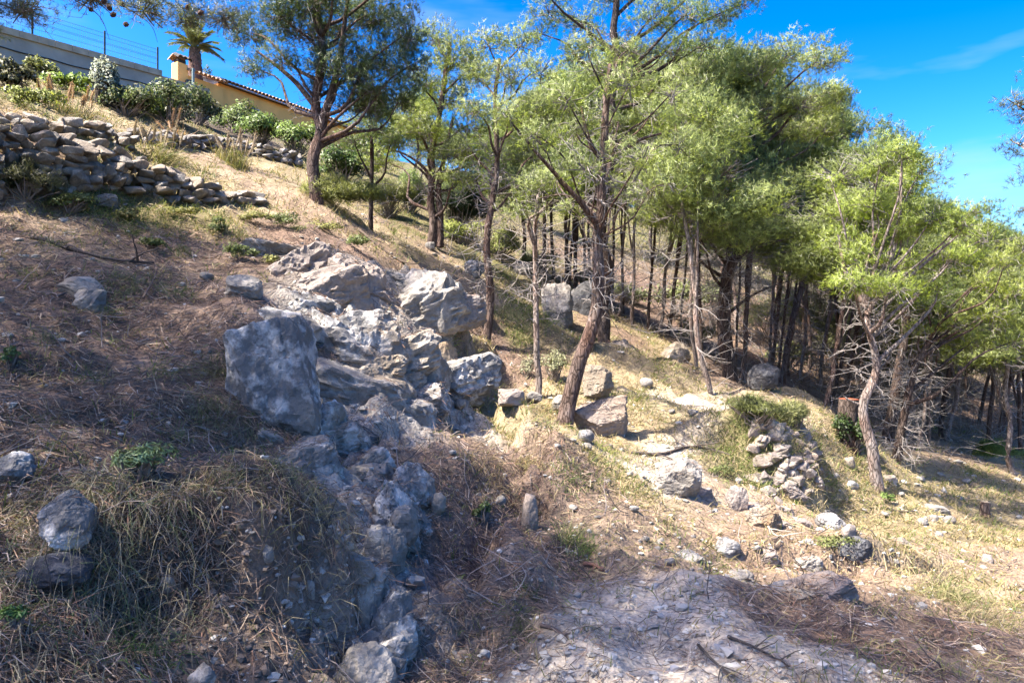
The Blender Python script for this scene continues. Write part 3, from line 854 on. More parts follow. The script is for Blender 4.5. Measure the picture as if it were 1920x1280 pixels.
bedrock("grey bedrock steps below the squarish boulder", [(560,800),(640,840),(700,880),(760,900)], 12, 0.24, ["rock_grey", "rock_pale"], 3, (28, 24))
bedrock("limestone crest of broken blocks descending to the bottom edge", [(740,910),(720,980),(700,1060),(710,1140),(700,1240)], 26, 0.125, ["rock_grey", "rock_pale", "rock_pale"], 4, (22, 26))
bedrock("low bedrock shelf in the crumbling edge of the lower path", [(1300,1030),(1380,1060),(1480,1090),(1580,1120)], 9, 0.15, ["rock_pink", "rock_pale"], 5, (30, 16), 0.1, (0.05, 0.1))
bedrock("stony bank between white outcrop and the revetment", [(1340,940),(1400,960),(1460,970),(1500,990)], 8, 0.11, ["rock_pink"], 6, (24, 16), 0.1, (0.05, 0.1))
# loose stones lying about the path and terrace
loose_pts = [(1046,838),(1140,906),(1190,962),(1210,1012),(1238,1018),(1255,1060),(1120,975),(1075,958),(1300,1010),(1335,962),(1250,1105),(1282,1110),
             (1180,890),(1350,760),(1260,775),(1165,845),(1385,905),(1420,1030),(1620,960),(1660,975),(1690,935),(1800,935),(1822,1000),(1760,1005),(1725,905),(1765,895),(1812,905)]
loose_meshes = [Geo().add(*[x if i == 0 else [x] for i, x in enumerate(rock_shape(300 + k, (1, 0.85, 0.62), 3, 0.3, 0.1))]).mesh("loose_stone", M["rock_pale"], True) for k in range(4)]
for k, (a, b_) in enumerate(loose_pts):
    g = hit(a, b_)
    s = g[1] / F_PX * rng.uniform(6, 10)
    o = link("loose_stone", loose_meshes[k % 4], loc=(g[0], g[1], g[2] + s * 0.25),
             label="fist-sized pale stone lying loose on the path side" if a < 1450 else "fist-sized pale stone lying loose on the lower right terrace",
             cat="stone", group="loose stones along the path" if a < 1450 else "loose stones on the lower terrace")
    o.scale = (s, s, s)
    o.rotation_euler = (rng.uniform(-.3, .3), rng.uniform(-.3, .3), rng.uniform(0, 6))

# ------------------------------------------------------------------ dry stone walls: every stone is a part
STONES = {}
def hull_stone(seed):
    """angular broken stone: hull of random points, edges slightly worn"""
    r = np.random.default_rng(seed)
    bm = bmesh.new()
    for q in nrm(r.normal(size=(15, 3))) * r.uniform(0.8, 1.05, (15, 1)):
        e = np.abs(q) ** 0.75 * np.sign(q)
        bm.verts.new(tuple(e))
    res = bmesh.ops.convex_hull(bm, input=bm.verts)
    bmesh.ops.delete(bm, geom=[v for v in bm.verts if not v.link_faces], context='VERTS')
    bmesh.ops.bevel(bm, geom=list(bm.edges), offset=0.07, segments=1, affect='EDGES', profile=0.5)
    bmesh.ops.triangulate(bm, faces=bm.faces)
    V = np.array([v.co[:] for v in bm.verts]); bm.verts.index_update()
    Fc = np.array([[v.index for v in f.verts] for f in bm.faces])
    bm.free()
    lo, hi = V.min(0), V.max(0)
    return (V - (lo + hi) / 2) / (hi - lo), Fc
M["rock_stone"] = M["rock_pink"]
for key in ("wall_brown", "wall_grey", "rock_stone"):
    STONES[key] = []
    for k in range(8):
        V, Fc = hull_stone(500 + k)
        STONES[key].append(Geo().add(V, [Fc]).mesh("stone", M[key], False))

def stone_wall(label, line, course, length, thick, mats, seed, cat="wall", lean=0.25, jitter=0.25, name="dry_stone_wall", group=None):
    """line: list of (base point, height). Courses of rough stones laid along it"""
    r = np.random.default_rng(seed)
    base = spline([p for p, h in line], 80)
    hs = np.interp(np.linspace(0, len(line) - 1, 80), range(len(line)), [h for p, h in line])
    seg = np.r_[0, np.cumsum(np.linalg.norm(np.diff(base, axis=0), axis=1))]
    root = thing(name, label, cat, base[0], group)
    tot = seg[-1]
    nmax = int(hs.max() / course) + 1
    for k in range(nmax):
        s = r.uniform(0, 0.1)
        while s < tot:
            ln = length * r.uniform(0.55, 1.5)
            sc = s + ln / 2
            h = np.interp(sc, seg, hs)
            z = (k + 0.45) * course
            if z < h + course * r.uniform(-0.3, 0.5):
                p = np.array([np.interp(sc, seg, base[:, j]) for j in range(3)])
                p2 = np.array([np.interp(min(sc + 0.1, tot), seg, base[:, j]) for j in range(3)])
                p1 = np.array([np.interp(max(sc - 0.1, 0), seg, base[:, j]) for j in range(3)])
                t = nrm(p2 - p1); n = nrm(np.array([t[1], -t[0], 0]))
                hgt = course * r.uniform(0.85, 1.45)
                me = STONES[mats[r.integers(len(mats))]][r.integers(8)]
                o = link("stone", me, root)
                q = p + np.array([0, 0, z]) - n * (lean * z + r.uniform(-0.5, 0.5) * jitter * thick)
                o.location = tuple(q - base[0])
                o.scale = (ln * 1.1, thick * r.uniform(0.8, 1.25), hgt * 1.12)
                o.rotation_euler = (r.normal() * 0.25 + (math.pi if r.random() < 0.5 else 0), r.normal() * 0.22, math.atan2(t[1], t[0]) + r.normal() * 0.25)
            s += ln * 0.96
    return root

def gl(pts):
    """polyline on the ground from photo pixels with wall heights in metres"""
    return [(hit(a, b_), h) for a, b_, h in pts]
stone_wall("tumbled dry-stone wall of large rough stones on the upper left slope",
           gl([(-60,374,0.85),(60,370,0.82),(150,368,0.72),(230,366,0.62),(310,378,0.48),(390,384,0.30),(490,384,0.14)]), 0.098, 0.195, 0.30, ["wall_brown", "wall_brown", "wall_grey"], 5, jitter=0.6)
stone_wall("upper dry-stone row of smaller stones above the tumbled wall's left half",
           gl([(-40,236,0.2),(60,244,0.2),(140,256,0.2),(200,266,0.2),(245,282,0.16)]), 0.10, 0.16, 0.26, ["wall_brown", "wall_grey"], 6, jitter=0.7)
stone_wall("grey dry-stone terrace wall half hidden behind the plumed grass",
           gl([(250,268,0.2),(320,276,0.25),(390,284,0.32),(450,290,0.32),(510,300,0.3),(560,312,0.26)]), 0.11, 0.19, 0.3, ["wall_grey"], 7, jitter=0.5)
# rounded revetment at the path's right edge: stones set into the steep face of the mound
rr_ = np.random.default_rng(91)
g0 = hit(1480, 925)
rv = thing("stone_revetment", "rounded rough stone revetment holding up the grassy mound beside the path", "wall", g0)
for k in range(120):
    a_ = 1412 + 128 * rr_.random(); b_ = rr_.uniform(806, 938) + 0.10 * abs(a_ - 1475)
    g = hit(a_, b_)
    if not (8.6 < g[1] < 10.6):
        continue
    sz = rr_.uniform(0.10, 0.21)
    o = link("stone", STONES[["wall_brown", "rock_stone", "rock_stone"][rr_.integers(3)]][rr_.integers(8)], rv)
    o.location = tuple(g - g0 - np.array([0, 0, sz * 0.12]))
    o.scale = (sz * rr_.uniform(0.9, 1.5), sz * rr_.uniform(0.8, 1.2), sz * rr_.uniform(0.55, 0.9))
    o.rotation_euler = (rr_.normal() * 0.3, rr_.normal() * 0.3, rr_.uniform(0, 6.28))

# ------------------------------------------------------------------ villa, garden wall, fence
M["plaster_grey"] = plain_mat("garden_wall_render", (0.56, 0.50, 0.42), 0.25, 0.8, 0.9, 0.4, 0.02)
M["coping"] = plain_mat("coping_stone", (0.62, 0.50, 0.35), 0.25, 2.0)
M["plaster_yellow"] = plain_mat("yellow_house_render", (1.60, 0.78, 0.22), 0.10, 1.5)
M["plaster_white"] = plain_mat("white_render", (0.75, 0.72, 0.66), 0.06, 1.5)
M["tile"] = plain_mat("roof_tile", (0.50, 0.30, 0.17), 0.45, 3.0)
M["soot"] = plain_mat("sooty_tile", (0.05, 0.04, 0.035), 0.4, 4.0)
M["fence"] = plain_mat("green_black_fence", (0.02, 0.045, 0.05), 0.1, 5, 0.5)
M["fence_light"] = plain_mat("pale_green_post", (0.22, 0.30, 0.28), 0.1, 5, 0.5)
M["cable"] = plain_mat("black_cable", (0.02, 0.02, 0.02), 0.1, 5, 0.6)
M["glass"] = plain_mat("window_pane", (0.05, 0.06, 0.09), 0.1, 3, 0.1, 0.0)

def obox(p0, p1, width, z0a, z1a, z0b, z1b, shift=0.0):
    """long block from p0 to p1 with its own bottom and top at each end; 'width' to the uphill side"""
    p0 = np.asarray(p0, float)[:2]; p1 = np.asarray(p1, float)[:2]
    t = nrm(p1 - p0); n = np.array([t[1], -t[0]])
    V = []
    for p, z0, z1 in ((p0, z0a, z1a), (p1, z0b, z1b)):
        f = p + n * shift; bk = p + n * (shift - width)
        V += [(*f, z0), (*bk, z0), (*bk, z1), (*f, z1)]
    Fq = np.array([[0, 3, 2, 1], [4, 5, 6, 7], [0, 4, 7, 3], [1, 2, 6, 5], [3, 7, 6, 2], [0, 1, 5, 4]])
    return np.array(V), [Fq]

wa = at(-160, 4, 24.9); wb = at(302, 133, 32.6); wc = at(392, 172, 35.6)
ZT = wb[2]
dirw = nrm((wb - wa)[:2]); nw = np.array([dirw[1], -dirw[0]])
gw = thing("garden_wall", "long grey rendered garden wall with tan coping at the hilltop", "wall", (wa[0], wa[1], ZT - 2.6))
o_ = np.array([wa[0], wa[1], ZT - 2.6])
part("wall_face", Geo().add(*obox(wa, wb, 0.3, ZT - 4, wa[2] - 0.26, ZT - 4, ZT - 0.26)), M["plaster_grey"], gw, origin=o_)
ncop = 14
for k in range(ncop):
    u0, u1 = k / ncop, (k + 1) / ncop - 0.0012
    a_, b_ = wa + (wb - wa) * u0, wa + (wb - wa) * u1
    part("coping_stone", Geo().add(*obox(a_, b_, 0.46, a_[2] - 0.257, a_[2], b_[2] - 0.257, b_[2], 0.09)), M["coping"], gw, origin=o_)
cab = np.array([wa + (wb - wa) * t + np.array([nw[0] * 0.03, nw[1] * 0.03, -0.78 + 0.02 * math.sin(t * 30)]) for t in np.linspace(0, 1, 30)])
V, Fq, C = tubes(cab[None], np.full((1, 30), 0.022), 5)
part("cable", Geo().add(V, Fq), M["cable"], gw, origin=o_)
gw2 = thing("garden_wall", "short lower grey wall between the fence end and the yellow house", "wall", (wb[0], wb[1], ZT - 2.6))
o2 = np.array([wb[0], wb[1], ZT - 2.6])
part("wall_face", Geo().add(*obox(wb + 0.02, wc, 0.3, ZT - 4, ZT - 0.32, ZT - 4, wc[2] + 0.02)), M["plaster_grey"], gw2, origin=o2)
part("coping_stone", Geo().add(*obox(wb + 0.02, wc, 0.36, ZT - 0.317, ZT - 0.22, wc[2] + 0.023, wc[2] + 0.12, 0.03)), M["coping"], gw2, origin=o2)

# welded-mesh fence on the wall
fn = thing("wire_fence", "dark welded-mesh fence with posts on top of the garden wall", "fence", (wa[0], wa[1], wa[2]))
of = np.array([wa[0], wa[1], wa[2]])
def on_wall(px):
    best = min(np.linspace(0, 1, 400), key=lambda t: abs(960 + (wa + (wb - wa) * t)[0] / (wa + (wb - wa) * t)[1] * F_PX - px))
    return wa + (wb - wa) * best - np.array([nw[0], nw[1], 0]) * 0.15
posts = [on_wall(p) for p in (-130, -40, 64, 200, 299)]
for p in posts:
    h = 1.05
    V, Fq, C = tubes(np.array([[p - [0, 0, 0.3], p + [0, 0, h]]]), np.full((1, 2), 0.04), 6, cap=True)
    part("post", Geo().add(V, Fq), M["fence"], fn, origin=of)
for a_, b_ in zip(posts[:-1], posts[1:]):
    d = b_ - a_; L = np.linalg.norm(d); n = int(L / 0.075)
    ts = np.linspace(0.01, 0.99, n)
    pv = np.stack([np.stack([a_ + d * t + [0, 0, 0.02], a_ + d * t + [0, 0, 0.98]]) for t in ts])
    g = Geo(); V, Fq, C = tubes(pv, np.full((n, 2), 0.0042), 3); g.add(V, Fq)
    zs = [0.03, 0.08, 0.30, 0.52, 0.57, 0.78, 0.95]
    ph = np.stack([np.stack([a_ + [0, 0, z], b_ + [0, 0, z]]) for z in zs])
    V, Fq, C = tubes(ph, np.full((len(zs), 2), 0.006), 4); g.add(V, Fq)
    part("mesh_panel", g, M["fence"], fn, origin=of, kind="stuff")
p = at(362, 166, 35.0)
V, Fq, C = tubes(np.array([[p - [0, 0, 0.6], p + [0, 0, 0.95]]]), np.full((1, 2), 0.06), 6, cap=True)
link("fence_post", Geo().add(V - p, Fq).mesh("fence_post", M["fence_light"]), loc=tuple(p), label="single pale green metal post in front of the palm trunk", cat="post")

# chimney of a garden barbecue
cb = at(337, 150, 35.5)
ch = thing("chimney", "yellow rendered chimney with sooty tiled cap behind the garden wall", "chimney", cb - [0, 0, 1.5])
co_ = cb - [0, 0, 1.5]
dn = dirw
def cbox(c, hx, hy, z0, z1, mat, name, par, org):
    t = np.array([dn[0], dn[1]]); n = np.array([t[1], -t[0]])
    pts = []
    for z, k in ((z0, 1.0), (z1, 1.0)):
        for sx, sy in ((-1, -1), (1, -1), (1, 1), (-1, 1)):
            q = c[:2] + t * sx * hx * k + n * sy * hy * k
            pts.append((*q, z))
    Fq = np.array([[0, 3, 2, 1], [4, 5, 6, 7], [0, 1, 5, 4], [1, 2, 6, 5], [2, 3, 7, 6], [3, 0, 4, 7]])
    return part(name, Geo().add(np.array(pts), [Fq]), mat, par, origin=org)
cbox(cb, 0.27, 0.24, min(cb[2] - 1.5, float(H(cb[0], cb[1])) - 0.1), cb[2] + 0.75, M["plaster_yellow"], "shaft", ch, co_)
cbox(cb, 0.20, 0.18, cb[2] + 0.753, cb[2] + 0.93, M["soot"], "flue_opening", ch, co_)
hood = np.array([[*(cb[:2]), cb[2] - 1.2], [*(cb[:2]), cb[2] - 0.02]])
V, Fq, C = tubes(np.stack([hood]) + np.array([0.42, 0, 0]), np.array([[0.62, 0.16]]), 4, cap=True)
part("hood", Geo().add(V, Fq), M["fence"], ch, origin=co_)
def half_tile(p0, p1, r0, r1, n=6):
    """one barrel tile from p0 to p1"""
    p0 = np.asarray(p0, float); p1 = np.asarray(p1, float)
    t = nrm(p1 - p0); s = nrm(np.cross(t, [0, 0, 1.0])); u = np.cross(s, t)
    ang = np.linspace(0, np.pi, n)
    Vs = []
    for k in (1.0, 0.82):
        for p, r_ in ((p0, r0), (p1, r1)):
            Vs.append(p + r_ * k * (np.cos(ang)[:, None] * s + np.sin(ang)[:, None] * u))
    V = np.concatenate(Vs)
    i = np.arange(n - 1)
    q1 = np.stack([i, i + 1, n + i + 1, n + i], -1); q2 = np.stack([2 * n + i, 3 * n + i, 3 * n + i + 1, 2 * n + i + 1], -1)
    q3 = np.stack([i, 2 * n + i, 2 * n + i + 1, i + 1], -1); q4 = np.stack([n + i, n + i + 1, 3 * n + i + 1, 3 * n + i], -1)
    return V, [np.concatenate([q1, q2, q3, q4])]
tdir = np.array([dn[0], dn[1], 0]); ndir = np.array([dn[1], -dn[0], 0])
for sgn in (-1, 1):
    for k in (-1, 0, 1):
        p0 = cb + tdir * k * 0.24 + np.array([0, 0, 1.12]); p1 = cb + tdir * k * 0.24 + ndir * sgn * 0.40 + np.array([0, 0, 0.90])
        V, Fq = half_tile(p0, p1, 0.13, 0.14)
        part("cap_tile", Geo().add(V, Fq), M["soot"] if sgn > 0 else M["tile"], ch, origin=co_)

# yellow house
ha = at(409, 151, 37.6); hb = at(640, 228, 45.2)
ZE = ha[2]
hb = np.array([hb[0], hb[1], ZE])
dh = nrm((hb - ha)[:2]); nh = np.array([dh[1], -dh[0]]); D3 = np.array([*dh, 0]); N3 = np.array([*nh, 0])
oh = np.array([ha[0], ha[1], ZE - 4.0])
house = thing("house", "yellow rendered house with clay-tiled eaves above the shrubs", "house", oh)
LH = np.linalg.norm((hb - ha)[:2]) + 3
he = ha + D3 * LH
part("wall", Geo().add(*obox(ha, he, 0.35, ZE - 4, ZE - 0.12, ZE - 4, ZE - 0.12)), M["plaster_yellow"], house, origin=oh)
gable = np.array([ha, ha - N3 * 6, ha - N3 * 3 + [0, 0, 1.0], ha - [0, 0, 4], ha - N3 * 6 - [0, 0, 4]]) - D3 * 0.0
g2 = gable + D3 * 0.3
Vg = np.concatenate([gable, g2])
part("gable_wall", Geo().add(Vg + D3 * 0.003, [np.array([[3, 0, 2], [3, 2, 4], [4, 2, 1]]), np.array([[8, 7, 5], [9, 7, 8], [6, 7, 9]])]), M["plaster_white"], house, origin=oh)
roof = part("roof", Geo().add(np.concatenate([[ha + N3 * 0.3 + [0, 0, -0.10], he + N3 * 0.3 + [0, 0, -0.10], he - N3 * 3 + [0, 0, 1.0], ha - N3 * 3 + [0, 0, 1.0], he - N3 * 6.3 + [0, 0, -0.1], ha - N3 * 6.3 + [0, 0, -0.1]],
                  [ha + N3 * 0.3 + [0, 0, -0.16], he + N3 * 0.3 + [0, 0, -0.16], he - N3 * 3 + [0, 0, 0.94], ha - N3 * 3 + [0, 0, 0.94], he - N3 * 6.3 + [0, 0, -0.16], ha - N3 * 6.3 + [0, 0, -0.16]]]),
      [np.array([[0, 1, 2, 3], [3, 2, 4, 5], [7, 6, 9, 8], [8, 9, 11, 10], [1, 0, 6, 7], [0, 3, 9, 6], [3, 5, 11, 9], [2, 1, 7, 8], [4, 2, 8, 10], [5, 4, 10, 11]])]), M["tile"], house, origin=oh)
ntile = int(LH / 0.24)
for k in range(ntile):
    e0 = ha + D3 * (0.12 + k * 0.24) + N3 * 0.42 + [0, 0, -0.09]
    e1 = e0 - N3 * 0.62 + [0, 0, 0.20]
    V, Fq = half_tile(e1, e0, 0.115, 0.125, 6)
    tl = Geo().add(V - oh, Fq)
    link("roof_tile", tl.mesh("roof_tile", M["tile"]), roof)
part("verge", Geo().add(*obox((ha - N3 * 3)[:2], (ha + N3 * 0.35)[:2], 0.22, ZE + 0.96, ZE + 1.14, ZE - 0.12, ZE + 0.06, 0.12)), M["plaster_white"], house, origin=oh)
# low tiled lean-to at the near end
la = ha - D3 * 2.0 + N3 * 0.25 + [0, 0, -0.30]
for k in range(9):
    e0 = la + D3 * (k * 0.24) + N3 * 0.45; e1 = e0 - N3 * 0.7 + [0, 0, 0.25]
    V, Fq = half_tile(e1, e0, 0.115, 0.125, 6)
    part("lean_to_tile", Geo().add(V, Fq), M["tile"], house, origin=oh)
part("lean_to_wall", Geo().add(*obox(la, la + D3 * 2.1, 0.3, ZE - 4, ZE - 0.38, ZE - 4, ZE - 0.38)), M["plaster_yellow"], house, origin=oh)
# window
wp = ha + D3 * 2.35 + N3 * 0.0 + [0, 0, -1.05]
def hbox(c, hl, hz, d0, d1, name, mat, par):
    V, Fq = obox(c - D3 * hl, c + D3 * hl, d1 - d0, c[2] - hz, c[2] + hz, c[2] - hz, c[2] + hz, d1)
    return part(name, Geo().add(V, Fq), mat, par, origin=oh)
win = hbox(wp, 0.27, 0.25, -0.02, 0.012, "window", M["plaster_white"], house)
gl_ = hbox(wp, 0.21, 0.19, -0.01, 0.018, "pane", M["glass"], win)
# ------------------------------------------------------------------ pines
GREY_TWIG = np.array([0.30, 0.27, 0.25])
def trunk_geo(path, r0, r1, n=48, sides=14, flare=0.35, seed=0, wob=0.02, bark=0.05):
    P = spline(path, n)
    t = np.linspace(0, 1, n)
    L = np.linalg.norm(P[-1] - P[0])
    P = P + np.stack([fbm(xyz(t * L * 0.9, seed * 3.1), 3, seed), fbm(xyz(t * L * 0.9, seed * 3.1 + 9), 3, seed + 1), 0 * t], -1) * wob * L * np.minimum(t * 6, 1)[:, None]
    rad = (r0 + (r1 - r0) * t) * (1 + flare * np.exp(-t * L / (r0 * 2.2)))
    V, Fq, _ = tubes(P[None], rad[None], sides)
    # plates of bark
    rr = np.repeat(rad, sides)
    ctr = np.repeat(P, sides, 0)
    nz = fbm(V * np.array([9, 9, 3.0]) / max(r0 / 0.15, 0.4) + seed, 4, seed + 3, 0.6)
    V = ctr + (V - ctr) * (1 + bark * 2.0 * nz)[:, None]
    return V, Fq, P, rad

def limb_path(a, c, n=10, up=0.25, r=rng):
    d = c - a
    L = np.linalg.norm(d)
    m1 = a + d * 0.35 + np.array([0, 0, up * L * -0.15]) + r.normal(size=3) * 0.05 * L
    m2 = a + d * 0.7 + np.array([0, 0, up * L * 0.05]) + r.normal(size=3) * 0.05 * L
    return spline([a, m1, m2, c], n)

def twig_paths(start, direc, L, n=5, curl=0.35, r=rng, droop=0.0):
    N = len(start)
    p = [start]; d = nrm(direc)
    L = np.broadcast_to(L, N)[:, None]
    for k in range(n - 1):
        d = nrm(d + r.normal(size=(N, 3)) * curl + np.array([0, 0, -droop]))
        p.append(p[-1] + d * L / (n - 1))
    return np.stack(p, 1)

def fill_crown(clumps, dens, K, L, W, col, seed, yellow=0.25, fill=1.0, hollow=0.45):
    """tufts and twigs for crown clumps [(centre, half sizes)]"""
    r = np.random.default_rng(seed)
    g = Geo(); tw = []
    for c, s in clumps:
        n = max(5, int(1.55 * dens * (s[0] * s[1] * s[2]) ** (2 / 3)))
        u = nrm(r.normal(size=(n, 3)))
        u[:, 2] = np.where(u[:, 2] < 0, u[:, 2] * 0.55, u[:, 2])
        t = (hollow + (1 - hollow) * r.random((n, 1)) ** 0.7)
        sub = c + u * t * s * (1 + 0.10 * r.normal(size=(n, 1)))
        m = 12
        cc = np.repeat(sub, m, 0) + r.normal(size=(n * m, 3)).clip(-1.5, 1.5) * np.array([0.105, 0.105, 0.065]) * (L / 0.11) * fill
        ax = nrm(np.repeat(u, m, 0) * 0.5 + np.array([0, 0, 0.45]) + r.normal(size=(n * m, 3)) * 0.45)
        tint = np.clip(r.normal(0, 0.5, (n, 1)), -1, 1)
        cl = np.array(col) * (1 + 0.22 * tint) + yellow * np.clip(tint, 0, 1) * np.array([0.055, 0.045, 0.0])
        cl = cl * (0.85 + 0.3 * r.random((n, 1)))
        off_ = cc - np.repeat(sub, m, 0)
        on = nrm(np.repeat(u, m, 0) * 0.55 + nrm(off_) * 0.75 + np.array([0, 0, 0.25]))
        V, Ff, C, Nn = needles(cc, ax, max(8, int(K * 1.15)), L * 0.64, W * 0.70, np.repeat(cl, m, 0), r=r, outn=on)
        g.add(V, Ff, C, Nn)
        # twigs from the clump's heart to the tufts
        a0 = c + (sub - c) * 0.15 - np.array([0, 0, 0.25]) * s[2]
        k = r.random(n) < 0.75
        mid = (a0 + sub) / 2 + r.normal(size=(n, 3)) * 0.06 - np.array([0, 0, 0.05])
        tw.append(np.stack([a0, mid, sub], 1)[k])
    return g, np.concatenate(tw)

def pine(label, trunk, Y, r0, r1, clumps, seed, col=(0.12, 0.155, 0.045), extra=(), dens=105, K=13, L=0.115, W=0.009, bark="bark", dead=60, dead_span=(0.35, 0.8),
         dead_len=0.9, name="pine_tree", group=None, yellow=0.25, sides=14, limb_r=0.028, base=None, dscale=1.0, hollow=0.45, fill=1.0, limbs=True):
    """trunk: photo pixels [(px,py[,dY])]; clumps: [(px,py,rx,ry[,dY])] in photo pixels at distance Y"""
    r = np.random.default_rng(seed)
    pts = [at(q[0], q[1], Y + (q[2] if len(q) > 2 else 0)) for q in trunk]
    g0 = pts[0].copy()
    gz = float(H(g0[0], g0[1]))
    pts = [g0 * [1, 1, 0] + [0, 0, min(gz, g0[2]) - 0.25]] + [g0 if g0[2] > gz else np.array([g0[0], g0[1], gz + 0.02])] + pts[1:]
    root = thing(name, label, "tree", (g0[0], g0[1], gz), group)
    org = np.array([g0[0], g0[1], gz])
    V, Fq, TP, TR = trunk_geo(pts, r0, r1, 56, sides, 0.35, seed)
    part("trunk", Geo().add(V, Fq), M[bark], root, True, origin=org)
    for path, ra, rb in extra:
        q = [at(e[0], e[1], Y + (e[2] if len(e) > 2 else 0)) for e in path]
        V, Fq, _, _ = trunk_geo(q, ra, rb, 26, 8, 0.0, seed + 7, 0.015)
        part("limb", Geo().add(V, Fq), M[bark], root, True, origin=org)
    cl = []
    for q in clumps:
        dY = q[4] if len(q) > 4 else r.uniform(-1, 1) * 0.9 * dscale
        c = at(q[0], q[1], Y + dY)
        s = Y / F_PX
        cl.append((c, np.array([q[2] * s, (q[2] + q[3]) * 0.5 * s, q[3] * s])))
    # limbs to the clumps
    for c, s in (cl if limbs else []):
        tz = c[2] - np.linalg.norm(c[:2] - TP[-1, :2]) * 0.55 - 0.35
        i = int(np.clip(np.searchsorted(TP[:, 2], tz), 12, len(TP) - 2))
        a = TP[i]
        lp = limb_path(a, c, 9, r=r)
        rr = np.linspace(min(TR[i] * 0.7, limb_r * (1 + 0.25 * np.linalg.norm(c - a))), 0.008, 9)
        V, Fq, C = tubes(lp[None], rr[None], 6)
        part("limb", Geo().add(V, Fq, np.tile(GREY_TWIG, (len(V), 1))), M[bark], root, True, origin=org)
    g, tw = fill_crown(cl, dens, K, L, W, col, seed + 1, yellow, hollow=hollow, fill=fill)
    part("crown", g, M["needles"], root, origin=org, kind="stuff")
    tg = Geo()
    V, Fq, C = tubes(tw, np.tile(np.array([0.009, 0.006, 0.003]), (len(tw), 1)), 3, GREY_TWIG * 0.8)
    tg.add(V, Fq, C)
    # dead grey twigs below and inside the crown
    if dead:
        i = r.integers(int(dead_span[0] * 55), int(dead_span[1] * 55), dead)
        u = nrm(np.stack([r.normal(size=dead), r.normal(size=dead), r.uniform(-0.25, 0.5, dead)], -1))
        ln = dead_len * r.uniform(0.35, 1.2, dead)
        p1 = twig_paths(TP[i], u, ln, 6, 0.30, r)
        V, Fq, C = tubes(p1, np.tile(np.linspace(0.008, 0.0025, 6), (dead, 1)), 3, GREY_TWIG); tg.add(V, Fq, C)
        for rep in range(4):
            k = r.integers(1, 5, dead)
            st = p1[np.arange(dead), k]
            du = nrm(p1[np.arange(dead), k + 1] - st + r.normal(size=(dead, 3)) * 0.12)
            p2 = twig_paths(st, du, ln * r.uniform(0.25, 0.6, dead), 5, 0.38, r)
            V, Fq, C = tubes(p2, np.tile(np.linspace(0.0042, 0.0015, 5), (dead, 1)), 3, GREY_TWIG * r.uniform(0.8, 1.25)); tg.add(V, Fq, C)
    # bare twigs inside every clump
    for c, s in cl:
        n = 7
        u = nrm(r.normal(size=(n, 3)))
        p2 = twig_paths(c + u * s * 0.15, u + [0, 0, 0.1], s[0] * r.uniform(0.6, 1.15, n), 6, 0.4, r)
        V, Fq, C = tubes(p2, np.tile(np.linspace(0.0055, 0.002, 6), (n, 1)), 3, GREY_TWIG * 1.1); tg.add(V, Fq, C)
    part("twigs", tg, M["twig"], root, origin=org, kind="stuff")
    return root

DARKG = (0.090, 0.130, 0.048); MIDG = (0.180, 0.240, 0.072); LIGHTG = (0.255, 0.305, 0.105); YELG = (0.260, 0.325, 0.065)
pine("dark green pine with forking trunk in front of the yellow house",
     [(595,372),(592,300),(602,240),(594,190),(602,100),(592,20),(585,-80)], 13.0, 0.125, 0.045,
     [(470,62,46,40),(520,22,56,44),(478,128,30,32),(560,60,56,38),(585,0,70,50),(645,50,70,55),(705,25,66,55),(655,130,56,52),(722,110,60,55),(765,60,34,52),(752,178,44,48),(688,196,56,40),(615,120,45,35),
      (640,-70,110,55),(520,-60,90,50),(740,-50,70,50),(775,120,30,40),(700,160,60,45),(600,160,34,22),(530,110,34,25)], 101, DARKG,
     [([(596,205),(560,160),(520,125),(480,95)], 0.055, 0.02), ([(602,245),(622,170),(640,90),(655,-20)], 0.09, 0.03)], 150, 13, yellow=0.12, dead=40, dead_span=(0.5, 0.85), bark="bark")
pine("thin dark sapling trunk between the forked pine and the twin-trunked pine", [(698,437),(697,360),(696,290),(692,235)], 14.5, 0.055, 0.03,
     [(700,238,38,22),(664,262,32,20),(735,262,30,22)], 103, MIDG, dead=26, dead_len=0.6, bark="bark_dark", sides=8)
pine("twin-trunked pine with reddish lower limbs left of centre", [(808,462),(812,400),(808,340),(815,250),(830,150),(840,80)], 16.5, 0.115, 0.04,
     [(815,72,36,30),(852,108,42,42),(880,130,36,46),(838,182,56,40),(882,232,46,36),(800,240,46,36),(745,262,44,26),(716,300,42,30),(850,285,48,26),(898,302,40,26),(800,150,36,40),(770,215,36,32),(860,330,44,20)], 107, (0.215,0.26,0.06),
     [([(824,463),(824,400),(822,350),(835,290),(850,220)], 0.10, 0.03), ([(812,340),(790,310),(760,290),(730,280)], 0.045, 0.012), ([(822,345),(850,320),(885,310),(905,305)], 0.045, 0.012)], 110, 12, 0.125, 0.011, dead=55, dead_span=(0.4, 0.7), yellow=0.5)
pine("slender straight pine left of the leaning pine, rooted on the shaded bank", [(914,652),(922,560),(918,470),(925,380),(930,300),(925,200),(932,110)], 12.6, 0.085, 0.03,
     [(915,82,44,30),(978,82,46,34),(898,140,46,36),(958,142,52,40),(1012,130,42,36),(888,202,42,36),(948,212,56,40),(1000,202,46,36),(876,272,46,26),(940,292,56,30),(1000,292,46,30),(975,345,46,26),(890,330,40,22)], 109, LIGHTG,
     dens=88, dead=80, dead_span=(0.3, 0.75), bark="bark", hollow=0.3)
pine("very thin pale trunk with a shrub at its foot beside the leaning pine", [(1006,722),(1003,600),(1000,480),(1004,390),(1012,325)], 11.0, 0.055, 0.03,
     [(1012,350,42,30),(985,395,34,20),(1045,335,36,26)], 113, LIGHTG, dead=55, dead_span=(0.4, 0.95), dead_len=0.7, bark="bark_pale", sides=10)
